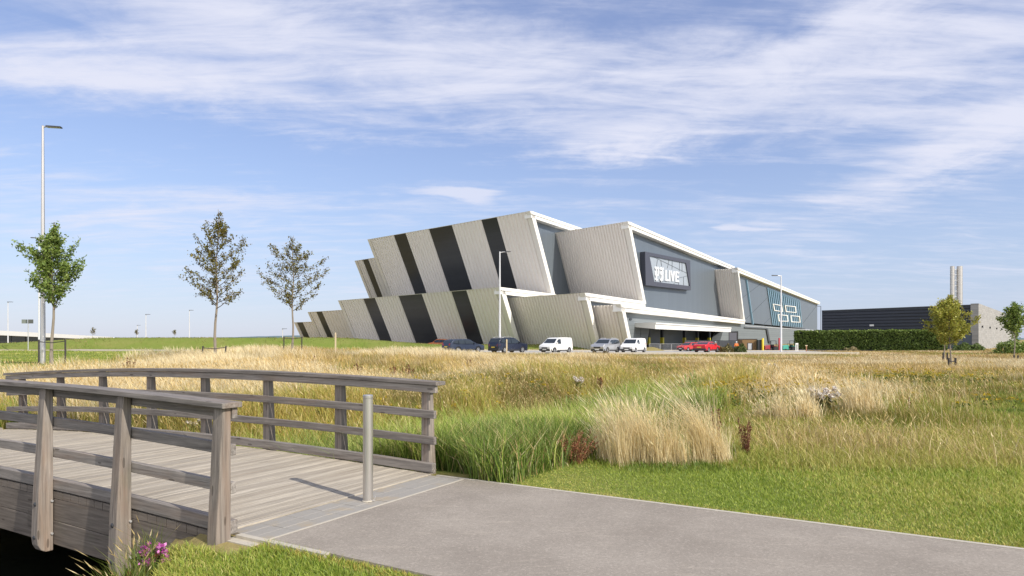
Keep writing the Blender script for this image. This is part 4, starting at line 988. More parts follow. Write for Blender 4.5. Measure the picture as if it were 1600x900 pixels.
        mb.box(K['rx'] + K['r'] + .12, K['fx'] - K['r'] - .12, min(y, y - s * .03), max(y, y - s * .03), .27, .40); mb.build('sill', lowm, root)
    return root
white_p = paint('white_paint', (.78, .78, .77)); v1 = vehicle('panel_van', 'white panel van with short sloping bonnet parked left of the silver car', 'van', 869, 551.5, 80.5, (-.66, -.75), 'van', white_p, 'white vans by the kerb')
v2 = vehicle('panel_van', 'white panel van half behind the silver off-road car', 'van', 990, 551, 81.5, (-.54, -.84), 'van', white_p, 'white vans by the kerb', scale=.96)
vehicle('parked_car', 'silver off-road car parked between the two white vans', 'car', 946.5, 552, 79.8, (-.56, -.83), 'suv', paint('silver_paint', (.50, .51, .53), .3, .6), None, roof_rails=True)
vehicle('parked_car', 'dark navy off-road car seen from behind beside the lamp column', 'car', 794, 552, 80, (.70, .71), 'suv', paint('navy_paint', (.012, .016, .035)), None, roof_rails=True, scale=1.07)
vehicle('parked_car', 'blue grey estate car half hidden in tall straw grass, leftmost on the road', 'car', 724, 550, 82, (.76, .65), 'estate', paint('slate_blue_paint', (.03, .042, .075), .35, .2), None, scale=1.12)
vehicle('parked_car', 'bright red coupe at the end of the pale road near the workers', 'car', 1104, 551, 83.5, (.64, .77), 'coupe', paint('red_paint', (.55, .02, .03)), None)
vehicle('parked_car', 'red hatchback behind the coupe close to the mesh fence panels', 'car', 1077, 549, 93.0, (-.8, -.6), 'estate', paint('scarlet_paint', (.52, .035, .03)), None, scale=.82)
vehicle('parked_car', 'orange car of which only the roof shows above the grass bank', 'car', 688.5, 545, 119, (-.8, .6), 'suv', paint('orange_paint', (.62, .16, .03)), None, z=0)
def small_tractor(label, px, Y, col, fwd, s=1.0):
    p = at(px, 545, Y); root = thing('small_tractor', label, 'tractor', (p.x, p.y, -.42), math.atan2(fwd[1], fwd[0]), None); root.scale = (s,) * 3
    cm = paint('machine_paint', col, .4)
    mb = MB(); mb.hexa([(.2, -.32, .55), (1.35, -.28, .55), (1.35, .28, .55), (.2, .32, .55)], [(.2, -.30, 1.2), (1.25, -.24, 1.08), (1.25, .24, 1.08), (.2, .30, 1.2)]); mb.build('bonnet', cm, root, bevel=.05)
    mb = MB(); mb.box(-.9, .22, -.34, .34, .45, .75); mb.build('chassis', M['darkmetal'], root, bevel=.02)
    mb = MB(); mb.box(-.75, -.2, -.25, .25, .75, .85); mb.box(-.78, -.68, -.25, .25, .851, 1.25); mb.build('seat', M['plastic'], root, bevel=.03)
    mb = MB()
    for y in (.42, -.42): mb.tube([(-.95, y, .7), (-.95, y, 1.75)], .035, 6)
    mb.tube([(-.95, -.42, 1.75), (-.95, .42, 1.75)], .035, 6); mb.build('roll_bar', M['darkmetal'], root)
    for y in (.5, -.5):
        mb = MB(); mb.box(-1.1, -.1, y - .17, y + .17, 1.0, 1.06); mb.build('mudguard', cm, root, bevel=.02)
        for x, r, w in ((-.6, .52, .16), (1.05, .33, .11)):
            mb = MB(); mb.lathe([(r * .55, -w), (r * .92, -w), (r, -w * .6), (r, w * .6), (r * .92, w), (r * .55, w)], 18, 'y', (x, y, r)); wh = mb.build('wheel', M['rubber'], root, smooth=True)
            mb = MB(); mb.lathe([(r * .56, -w * .6), (r * .56, w * .6)], 14, 'y', (x, y, r)); mb.build('rim', M['plate_y'], wh)
    mb = MB(); mb.tube([(.2, 0, 1.15), (-.05, 0, 1.4)], .025, 6); mb.lathe([(.17, -.012), (.19, 0), (.17, .012)], 14, 'z', (-.07, 0, 1.41)); mb.build('steering_wheel', M['plastic'], root)
small_tractor('dark red small tractor between the yellow post and the red post', 1202, 97, (.28, .03, .035), (-.8, -.6), 1.05)
small_tractor('teal green small tractor just right of the white lamp column foot', 1231, 98, (.05, .30, .22), (-.85, -.5), 1.05)
small_tractor('green small tractor partly behind the thin red post', 1213.5, 103, (.04, .24, .12), (.8, -.6), 1.0)

# ------------------------------------------------------------------ yard: fences, cabin, posts, workers
def fence_panel(pa, pb, Ya, Yb, ztop, label, group, screen, z0=-.42):
    a, b_ = at(pa, 545, Ya), at(pb, 545, Yb); ang = math.atan2(b_.y - a.y, b_.x - a.x); L = math.hypot(b_.x - a.x, b_.y - a.y) - .04; h = ztop - z0
    r = thing('fence_panel', label, 'fence panel', (a.x, a.y, z0), ang, group); fm = M['galv'] if not screen else M['darkmetal']
    mb = MB(); mb.tube([(0, 0, .05), (0, 0, h), (L, 0, h), (L, 0, .05)], .03, 6); mb.tube([(0, 0, .18), (L, 0, .18)], .018, 6); mb.build('frame', fm, r)
    if screen:
        mb = MB(); n = 8
        for i in range(n): x0, x1 = .04 + (L - .08) * i / n, .04 + (L - .08) * (i + 1) / n; mb.hexa([(x0, .03 + .02 * math.sin(i * 2.1), .2), (x1, .03 + .02 * math.sin(i * 2.1 + 2.1), .2), (x1, .04 + .02 * math.sin(i * 2.1 + 2.1), .2), (x0, .04 + .02 * math.sin(i * 2.1), .2)], [(x0, .03, h - .04), (x1, .03, h - .04), (x1, .04, h - .04), (x0, .04, h - .04)])
        mb.build('screen', M['mesh'], r)
    else:
        mb = MB(); n = int(L / .16)
        for i in range(1, n): x = L * i / n; mb.box(x - .006, x + .006, -.006, .006, .05, h)
        for k in range(1, 7): mb.box(0, L, -.012, -.006, h * k / 7 - .006, h * k / 7 + .006)
        mb.build('mesh_wires', fm, r)
    for x in (0, L): mb = MB(); mb.box(x - .12, x + .12, -.32, .32, 0, .13); mb.build('foot', M['plastic'], r, bevel=.02)
for i, (a, b_) in enumerate(((1014.5, 1031.5), (1032, 1049), (1049.5, 1066.5))):
    fence_panel(a, b_, 98, 98, .98, ['bare grey mesh fence panel next to the dry earth mound', 'bare grey mesh fence panel in the middle of three', 'bare grey mesh fence panel nearest the red hatchback'][i], 'open mesh fence panels', False)
scr = [1070, 1088, 1106, 1124, 1142, 1159]
for i in range(5):
    fence_panel(scr[i] + .2, scr[i + 1] - .2, 99, 99, 1.5, ['dark screened fence panel directly behind the red hatchback', 'dark screened fence panel above the roof of the red coupe', 'dark screened fence panel behind the left worker', 'dark screened fence panel between the two workers', 'dark screened fence panel beside the timber cabin'][i], 'dark screened fence panels', True)
def cabin():
    p = at(1160, 545, 95.5); r = thing('timber_cabin', 'small brown timber clad cabin with a grey window at the end of the dark fence', 'cabin', (p.x, p.y, -.42), R(-3))
    L = 22.5 / F * 95.5; h = 2.05; cl = plain('brown_timber_cladding', (.22, .135, .06), .8, 0, .4, 5, (3, 3, .3)); mb = MB(); n = 14
    mb.box(0, L, .05, 2.4, 0, h - .02)
    for i in range(n): mb.box(L * i / n + .008, L * (i + 1) / n - .008, .0, .05, 0, h)
    mb.build('wall', cl, r); mb = MB(); mb.box(-.05, L + .05, -.06, 2.45, h + .001, h + .07); mb.build('roof', M['darkmetal'], r)
    mb = MB(); mb.box(L * .34, L * .68, -.04, -.002, .55, 1.55); f = mb.build('window_frame', M['darkmetal'], r); mb = MB(); mb.box(L * .38, L * .64, -.055, -.041, .62, 1.48); mb.build('pane', M['lens'], f)
    p = at(1186.3, 545, 95); r = thing('dark_cabinet', 'tall dark green cabinet between the timber cabin and the yellow post', 'cabinet', (p.x, p.y, -.42), 0)
    mb = MB(); mb.box(-.28, .28, -.25, .3, .06, 2.0); mb.build('body', plain('dark_green_metal', (.03, .05, .045), .5), r, bevel=.02); mb = MB(); mb.box(-.24, .24, -.275, -.251, .15, 1.9); mb.build('door', M['darkmetal'], r)
    mb = MB(); mb.box(-.25, .25, -.2, .25, 0, .059); mb.build('plinth', M['concrete'], r)
cabin()
def tall_post(px, Y, ytop, col, lab, w):
    p = at(px, 545, Y); r = thing('marker_post', lab, 'post', (p.x, p.y, -.42)); h = CAMH + (HY - ytop) / F * Y + .42
    mb = MB(); mb.lathe([(w, 0), (w, h - .1), (w * .7, h)], 12); mb.build('shaft', plain('painted_post', col, .5), r, smooth=True); mb = MB(); mb.lathe([(w * 1.6, 0), (w * 1.6, .04), (w * 1.05, .07)], 12); mb.build('base_plate', M['darkmetal'], r)
tall_post(1191.8, 94.5, 528.5, (.72, .52, .03), 'thick yellow post right of the dark cabinet', .15)
tall_post(1217.6, 94, 528, (.42, .03, .04), 'red post left of the white lamp column foot', .13)
def bin_():
    p = at(1082, 545, 95.5); r = thing('upright_container', 'teal upright container with pale lid behind the red hatchback', 'container', (p.x, p.y, -.42))
    mb = MB(); mb.hexa([(-.22, -.22, .08), (.22, -.22, .08), (.22, .22, .08), (-.22, .22, .08)], [(-.3, -.3, 1.35), (.3, -.3, 1.35), (.3, .3, 1.35), (-.3, .3, 1.35)]); mb.build('body', plain('teal_plastic', (.03, .18, .15), .5), r, bevel=.03)
    mb = MB(); mb.hexa([(-.32, -.32, 1.351), (.32, -.32, 1.351), (.32, .32, 1.351), (-.32, .32, 1.351)], [(-.28, -.26, 1.45), (.28, -.26, 1.45), (.28, .3, 1.5), (-.28, .3, 1.5)]); mb.build('lid', M['paintwhite'], r, bevel=.02)
    for x in (-.2, .2): mb = MB(); mb.lathe([(.1, -.03), (.1, .03)], 12, 'x', (x, .2, .1)); mb.build('wheel', M['rubber'], r)
bin_()
def skin_obj(name, verts, edges, radii, mat, parent, root=0, sub=2):
    me = bpy.data.meshes.new(name); me.from_pydata(verts, edges, []); me.update(); o = link(name, me, mat, parent)
    md = o.modifiers.new('skin', 'SKIN'); md.use_smooth_shade = True
    sv_ = me.skin_vertices[0].data
    for i, r in enumerate(radii): sv_[i].radius = (r, r) if not isinstance(r, tuple) else r; sv_[i].use_root = (i == root)
    m2 = o.modifiers.new('sub', 'SUBSURF'); m2.levels = sub; m2.render_levels = sub
    return o
def worker(px, Y, rz, label, bend):
    p = at(px, 545, Y); r = thing('person', label, 'person', (p.x, p.y, -.42), rz, 'workers in orange')
    skinm = plain('skin', (.42, .27, .20), .6); hi = plain('orange_workwear', (.85, .22, .05), .7, 0, .1, 4); navy = plain('navy_trousers', (.03, .035, .055), .8)
    b = bend
    J = dict(pel=(0, 0, .95), belly=(.02 + b * .06, 0, 1.12), chest=(.03 + b * .16, 0, 1.34), neck=(.03 + b * .22, 0, 1.50), head=(.05 + b * .27, 0, 1.63), crown=(.05 + b * .29, 0, 1.73),
             hipL=(0, .09, .92), kneeL=(.06, .11, .50), ankL=(.0, .12, .09), toeL=(.15, .13, .04), hipR=(0, -.09, .92), kneeR=(.03, -.11, .50), ankR=(-.06, -.12, .09), toeR=(.09, -.13, .04),
             shL=(.03 + b * .18, .18, 1.42), elL=(.04 + b * .25, .24, 1.14), wrL=(.22 + b * .3, .2, 1.0), haL=(.30 + b * .3, .18, .99), shR=(.03 + b * .18, -.18, 1.42), elR=(.02 + b * .25, -.25, 1.14), wrR=(.2 + b * .3, -.2, 1.02), haR=(.28 + b * .3, -.18, 1.02))
    rad = dict(pel=.13, belly=.125, chest=.14, neck=.055, head=.095, crown=.07, hipL=.085, kneeL=.058, ankL=.042, toeL=.035, hipR=.085, kneeR=.058, ankR=.042, toeR=.035, shL=.06, elL=.043, wrL=.03, haL=.035, shR=.06, elR=.043, wrR=.03, haR=.035)
    E_ = [('pel', 'belly'), ('belly', 'chest'), ('chest', 'neck'), ('neck', 'head'), ('head', 'crown'), ('pel', 'hipL'), ('hipL', 'kneeL'), ('kneeL', 'ankL'), ('ankL', 'toeL'), ('pel', 'hipR'), ('hipR', 'kneeR'), ('kneeR', 'ankR'), ('ankR', 'toeR'), ('chest', 'shL'), ('shL', 'elL'), ('elL', 'wrL'), ('wrL', 'haL'), ('chest', 'shR'), ('shR', 'elR'), ('elR', 'wrR'), ('wrR', 'haR')]
    def make(nm, keys, grow, mat, rootk):
        idx = {k: i for i, k in enumerate(keys)}
        return skin_obj(nm, [J[k] for k in keys], [(idx[a], idx[c]) for a, c in E_ if a in idx and c in idx], [rad[k] + grow for k in keys], mat, r, idx[rootk])
    make('body', list(J), 0, skinm, 'pel')
    make('jacket', ['pel', 'belly', 'chest', 'shL', 'elL', 'wrL', 'shR', 'elR', 'wrR'], .022, hi, 'pel')
    make('trousers', ['pel', 'hipL', 'kneeL', 'ankL', 'hipR', 'kneeR', 'ankR'], .018, navy, 'pel')
    hx, hy, hz = J['head']; mb = MB(); mb.lathe([(.125, .01), (.118, .05), (.09, .10), (.04, .13), (0, .135)], 14, 'z', (hx, hy, hz + .0)); mb.build('hard_hat', M['plate_w'], r, smooth=True)
    mb = MB(); mb.hexa([(hx + .085, -.02, hz - .05), (hx + .125, -.012, hz - .05), (hx + .125, .012, hz - .05), (hx + .085, .02, hz - .05)], [(hx + .085, -.01, hz + .0), (hx + .1, -.006, hz + .0), (hx + .1, .006, hz + .0), (hx + .085, .01, hz + .0)]); mb.build('nose', skinm, r)
worker(1119.3, 94, R(150), 'person in orange workwear standing just behind the red coupe', .25)
worker(1150.5, 95.5, R(-100), 'person in orange workwear standing left of the timber cabin', .1)

# ------------------------------------------------------------------ trees, hedge, shrubs
def pal(cols, n, r, jit=.22):
    c = np.array(cols)[r.integers(0, len(cols), n)]; return np.clip(c * (1 + r.uniform(-jit, jit, (n, 1))), 0, 1)
def leaf_cloud(pts, size, cols, name, parent, r, flat=0.0, elong=1.6):
    pts = np.asarray(pts); n = len(pts); a = r.normal(size=(n, 3)); a[:, 2] *= (1 - flat); a /= np.linalg.norm(a, axis=1, keepdims=True) + 1e-9
    b_ = np.cross(a, r.normal(size=(n, 3))); b_ /= np.linalg.norm(b_, axis=1, keepdims=True) + 1e-9
    s = size * r.uniform(.55, 1.25, (n, 1)); a = a * s * elong / 2; b_ = b_ * s / 2; nn = np.cross(a, b_); nn /= np.linalg.norm(nn, axis=1, keepdims=True) + 1e-9
    v = np.stack([pts - a, pts + b_ * .9 + nn * s * .12, pts + a, pts - b_ * .9 + nn * s * .12], 1)
    f = np.arange(4 * n).reshape(n, 4); return np_mesh(name, v, [f], np.repeat(cols, 4, 0), LEAF, parent)
def tree(name, label, px, Y, ytop, px_r, y_low, n_br, leaf_n, leaf_s, cols, up=.75, shape=.42, lean=0.0, seed=1, trunk_r=.075, twig=1.0, group=None, sparse_top=.12, zbase=None, cat='tree', sub=5, shp=1.0):
    r = np.random.default_rng(seed); p = at(px, 530, Y); z0 = gz(p.x, p.y) if zbase is None else zbase
    root = thing(name, label, cat, (p.x, p.y, z0), 0, group); H = CAMH + (HY - ytop) / F * Y - z0; RW = px_r / F * Y; ZL = CAMH + (HY - y_low) / F * Y - z0
    def tp(z): t = z / H; return Vector((lean * z + .05 * math.sin(z * 1.3 + seed), .05 * math.cos(z * 1.1 + seed), z))
    mb = MB(); zs = [H * i / 12 for i in range(13)]; mb.tube([tp(z) for z in zs], [trunk_r * 1.25] + [trunk_r * (1 - .93 * (z / H) ** .8) + .006 for z in zs[1:]], 8)
    trunk = mb.build('trunk', M['bark'], root, smooth=True)
    mb = MB(); lp = []
    for i in range(n_br):
        t = ((i + .5) / n_br) ** 1.05; z = ZL + (H * .97 - ZL) * t; az = i * 2.39996 + r.uniform(-.4, .4)
        prof = (math.sin(PI * min(1, (t + .10)) ** shape) ** .75) if t < .98 else .05
        L = RW * max(.10, prof) * r.uniform(.62, 1.22) / max(.5, math.cos(up * .8))
        el = up * r.uniform(.75, 1.2) + .25 * t; d = Vector((math.cos(az) * math.cos(el), math.sin(az) * math.cos(el), math.sin(el)))
        q = tp(z); pts = [q]; nseg = 6
        for k in range(nseg):
            d = (d + Vector((r.normal() * .09, r.normal() * .09, .05 + r.normal() * .06))).normalized(); q = q + d * (L / nseg); pts.append(q)
        r0 = max(.007, trunk_r * .27 * (1 - t * .6)); mb.tube(pts, [r0 * (1 - .85 * k / nseg) for k in range(nseg + 1)], 5, cap=False)
        subs = []
        for k in range(sub):
            f = r.uniform(.12, .98); i0 = min(nseg - 1, int(f * nseg)); bp = pts[i0].lerp(pts[i0 + 1], f * nseg - i0)
            dd = ((pts[i0 + 1] - pts[i0]).normalized() + Vector(r.normal(size=3)) * .6).normalized(); l2 = L * r.uniform(.22, .52) * (1.1 - f * .5)
            sp = [bp, bp + dd * l2 * .5 + Vector((0, 0, .02 * l2)), bp + (dd + Vector((0, 0, .25))).normalized() * l2]; mb.tube(sp, [r0 * .35, r0 * .22, .004], 4, cap=False); subs.append(sp)
        k_l = max(3, int(leaf_n / n_br * (L / RW + .25)))
        if t > 1 - sparse_top: k_l = int(k_l * .5)
        for k in range(k_l):
            if r.random() < .22 or not subs: f = r.uniform(.22, 1) ** .8; i0 = min(nseg - 1, int(f * nseg)); b0 = pts[i0].lerp(pts[i0 + 1], f * nseg - i0)
            else: sp = subs[r.integers(len(subs))]; f = r.uniform(.1, 1.05); b0 = sp[0].lerp(sp[2], f)
            lp.append(tuple(b0 + Vector(r.normal(size=3)) * leaf_s * .9))
    mb.build('limbs', M['darkbark'], trunk, smooth=True)
    leaf_cloud(lp, leaf_s, pal(cols, len(lp), r), 'crown', root, r)
    return root
def stakes(px, Y, half, ytop, label, bar=True, tilt=0.0):
    p = at(px, 530, Y); z0 = gz(p.x, p.y); h = CAMH + (HY - ytop) / F * Y - z0; r = thing('tree_stakes', label, 'tree stakes', (p.x, p.y, z0), R(8), 'stakes beside the young trees'); w = half / F * Y
    for s in (-1, 1):
        mb = MB(); mb.tube([(s * w - tilt * .12, -.12, -.3), (s * w, -.12, h)], .055, 8); mb.build('stake', M['stake'], r)
    if bar: mb = MB(); mb.tube([(-w, -.12, h - .14), (-.08, -.14, h - .2), (.08, -.14, h - .2), (w, -.12, h - .1)], .03, 6); mb.build('tie_strap', M['strap'], r)
GREEN = [(.16, .24, .045), (.22, .30, .065), (.27, .33, .085), (.11, .17, .035)]
OLIVE = [(.17, .155, .022), (.21, .19, .028), (.12, .12, .018), (.20, .14, .03), (.11, .085, .02)]
YOLIVE = [(.38, .385, .06), (.44, .43, .08), (.30, .33, .055), (.36, .30, .06)]
tree('young_tree', 'leafy green young tree with upswept branches at far left', 81.5, 44, 347, 50, 487, 40, 7800, .12, GREEN, .80, .52, .01, 3, .11, group='young trees', sub=7)
stakes(83, 43.6, 19, 530.5, 'dark stakes tied to the leafy green tree')
tree('young_tree', 'tall thin leaved tree with brown olive leaves, left of the pair', 336, 50, 327, 57, 483, 46, 5600, .105, OLIVE, .44, .70, .022, 8, .12, group='young trees', sub=7)
stakes(336, 49.6, 17, 540.5, 'dark leaning stakes under the tallest sparse tree', tilt=1)
tree('young_tree', 'shorter wide sparse tree in front of the farthest leaning slabs', 457, 66, 368, 52, 487, 42, 4500, .125, OLIVE, .30, .84, .006, 17, .12, group='young trees', sub=7)
stakes(458, 65.6, 13.5, 526, 'dark stakes and tie at the shorter sparse tree')
tree('young_tree', 'round yellow olive tree in front of the dark service building', 1485, 37.5, 461, 36, 541, 56, 11000, .07, YOLIVE, .5, .60, -.01, 21, .045, group='young trees', sub=9)
stakes(1485, 37.3, 5.8, 559, 'short dark stakes under the yellow olive tree')
tree('young_tree', 'second olive tree, its trunk just left behind the yellow one', 1475, 49, 466, 24, 530, 36, 2200, .10, YOLIVE, .62, .60, 0.0, 25, .055, group='young trees', sub=5)
stakes(1475, 48.8, 3.6, 551, 'stakes at the rear olive tree trunk', bar=False)
tree('young_tree', 'small green tree before the pale stone wall at far right', 1585, 52, 472, 23, 531, 34, 2300, .13, GREEN, .85, .55, 0.0, 31, .05, group='young trees', sub=9)
stakes(1585.5, 51.8, 3.4, 555, 'dark stakes at the small tree by the stone wall', bar=False)
for i, (px, yt, w, Y, lab) in enumerate(((145, 514, 6, 185, 'tiny bare young tree on the bank near the pavilion'), (213, 516, 4, 200, 'tiny tree at the foot of the small dark lamp'), (272.5, 516, 4, 210, 'tiny lone tree on the skyline of the green bank'))):
    tree('young_tree', lab, px, Y, yt, w, 524, 16, 260, .15, OLIVE, .9, .6, 0, 40 + i, .06, zbase=0, group='distant young trees', sub=2)
def hedge():
    a, b_ = at(1241, 530, 112), at(1480, 530, 98); ang = math.atan2(b_.y - a.y, b_.x - a.x); L = math.hypot(b_.x - a.x, b_.y - a.y); H, D = 2.95, 1.3; r = np.random.default_rng(5)
    root = thing('clipped_hedge', 'long clipped dark green hedge in front of the dark service building', 'hedge', (a.x, a.y, 0), ang)
    mb = MB(); mb.box(.15, L - .15, .2, D - .15, 0, H - .2); mb.build('inner_core', plain('hedge_core', (.012, .018, .007), .9), root)  # solid near-black box filling the hedge behind the leaves
    n = 15000; u = r.uniform(0, L, n); k = r.random(n); x = u; y = np.where(k < .62, r.normal(.05, .09, n), r.uniform(0, D, n)); z = np.where(k < .62, r.uniform(0, H, n), H + r.normal(-.03, .07, n))
    e = k > .93; x = np.where(e, r.normal(.05, .06, n), x); y = np.where(e, r.uniform(0, D, n), y); z = np.where(e, r.uniform(0, H, n), z)
    z = z + .05 * np.sin(u * 2.3) * (z > H - .3); y = y - .05 * np.sin(u * 1.1 + z * 2)
    leaf_cloud(np.stack([x, y, z], 1), .21, pal([(.15, .22, .045), (.20, .28, .06), (.25, .32, .075), (.10, .15, .03)], n, r, .35), 'foliage', root, r, elong=1.3)
hedge()
def shrub(name, label, px, Y, w, h, cols, n, s, seed, group=None, zb=None):
    r = np.random.default_rng(seed); p = at(px, 530, Y); z0 = gz(p.x, p.y) if zb is None else zb; root = thing(name, label, 'shrub', (p.x, p.y, z0), 0, group)
    d = r.normal(size=(n, 3)); d /= np.linalg.norm(d, axis=1, keepdims=True); rr = r.uniform(.55, 1.0, (n, 1)) ** .5
    lum = 1 + .22 * np.sin(d[:, :1] * 5 + seed) * np.cos(d[:, 1:2] * 4 + seed) + .15 * np.sin(d[:, 2:] * 7 + d[:, :1] * 6)
    q = d * rr * lum * np.array([w / 2, w / 2.4, h]); q[:, 2] = np.abs(q[:, 2])
    leaf_cloud(q, s, pal(cols, n, r, .35), 'foliage', root, r); mb = MB()
    for i in range(7): a = i * .9; mb.tube([(0, 0, -.1), (math.cos(a) * w * .15, math.sin(a) * w * .15, h * .4), (math.cos(a) * w * .35, math.sin(a) * w * .3, h * .75)], [.03, .02, .008], 5, cap=False)
    mb.build('stems', M['darkbark'], root)
PALEG = [(.13, .19, .05), (.17, .22, .07), (.10, .15, .035)]
shrub('shrub', 'pale green low shrub at the corner of the slate lower wall', 1503, 97, 2.6, 1.15, PALEG, 900, .2, 1); shrub('shrub', 'pale green low shrub touching the stone wall corner', 1523, 98, 2.6, .95, PALEG, 900, .2, 2)
shrub('shrub', 'dark green shrub under the tree by the stone wall', 1579, 80, 3.2, 1.55, GREEN, 1600, .17, 3); shrub('shrub', 'dark green shrub cut by the right picture edge', 1601, 82, 3.0, 1.35, GREEN, 1400, .17, 4)
shrub('shrub', 'straw coloured dry shrub at the foot of the hedge', 1330, 98, 2.2, 1.0, [(.30, .25, .13), (.24, .22, .09), (.36, .29, .16)], 900, .17, 5)
shrub('shrub', 'bushy green shrub in front of the right worker', 1157, 84, 1.5, .95, [(.08, .13, .03), (.12, .16, .045), (.15, .15, .05)], 700, .15, 6); shrub('shrub', 'dry olive shrub in front of the dark fence by the red coupe', 1135, 84, 1.9, .85, [(.17, .15, .05), (.13, .13, .04), (.22, .17, .07)], 700, .15, 7)

# ------------------------------------------------------------------ grasses
def blades(x, y, z, h, w, col, r, bend=.45, wind=(-.16, 0.0), tipcol=None, head=None, headcol=None):
    n = len(x); a = r.uniform(0, 2 * PI, n); fx, fy = np.cos(a), np.sin(a); b_ = r.uniform(0, 2 * PI, n); k = bend * h * r.uniform(.2, 1.2, n)
    lx, ly = np.cos(b_) * k + wind[0] * h, np.sin(b_) * k + wind[1] * h; P = np.stack([x, y, z], 1); W = np.stack([fx, fy, 0 * fx], 1) * (w / 2)[:, None]
    mid = P + np.stack([lx * .32, ly * .32, h * .58], 1); tip = P + np.stack([lx, ly, h * np.sqrt(np.clip(1 - .25 * (lx ** 2 + ly ** 2) / h ** 2, .4, 1))], 1)
    v = np.stack([P - W, P + W, mid - W * .8, mid + W * .8, tip], 1); i = np.arange(n)[:, None] * 5
    quads = i + np.array([[0, 1, 3, 2]]); tris = i + np.array([[2, 3, 4]]); tc = col if tipcol is None else tipcol
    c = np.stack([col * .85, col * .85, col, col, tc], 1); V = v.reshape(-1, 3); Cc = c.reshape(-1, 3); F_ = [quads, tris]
    if head is not None and head.any():
        m = head; nh = m.sum(); d = tip[m] - mid[m]; base = mid[m] + d * .62; tp = tip[m] + d * .06; cw = W[m] * r.uniform(1.1, 1.9, (nh, 1)); cm = base + d * .18
        hv = np.stack([base, cm + cw, tp, cm - cw], 1); q = len(V) + np.arange(4 * nh).reshape(nh, 4); V = np.concatenate([V, hv.reshape(-1, 3)]); Cc = np.concatenate([Cc, np.repeat(headcol[m], 4, 0)]); F_ = [quads, q, tris]
    return V, F_, Cc
STRAW = np.array([(.68, .53, .25), (.76, .63, .36), (.58, .43, .18), (.70, .54, .25), (.46, .33, .13)])
PALE = np.array([(.80, .69, .44), (.74, .61, .36), (.84, .74, .50)])
GOLD = np.array([(.58, .41, .115), (.52, .38, .10), (.62, .46, .15), (.44, .34, .09)])
RUST = np.array([(.46, .31, .13), (.52, .37, .17), (.38, .24, .10)])
OLV = np.array([(.31, .275, .055), (.37, .32, .07), (.23, .235, .045), (.43, .34, .10)])
GRN = np.array([(.225, .30, .036), (.285, .355, .05), (.345, .39, .07), (.165, .24, .03)])
YGR = np.array([(.45, .44, .10), (.52, .46, .15), (.38, .40, .085)])
REED = np.array([(.25, .35, .05), (.33, .42, .07), (.41, .47, .10), (.18, .26, .04), (.50, .50, .16)])
def pick(P_, n, r, jit=.2): return P_[r.integers(0, len(P_), n)] * (1 + r.uniform(-jit, jit, (n, 1)))
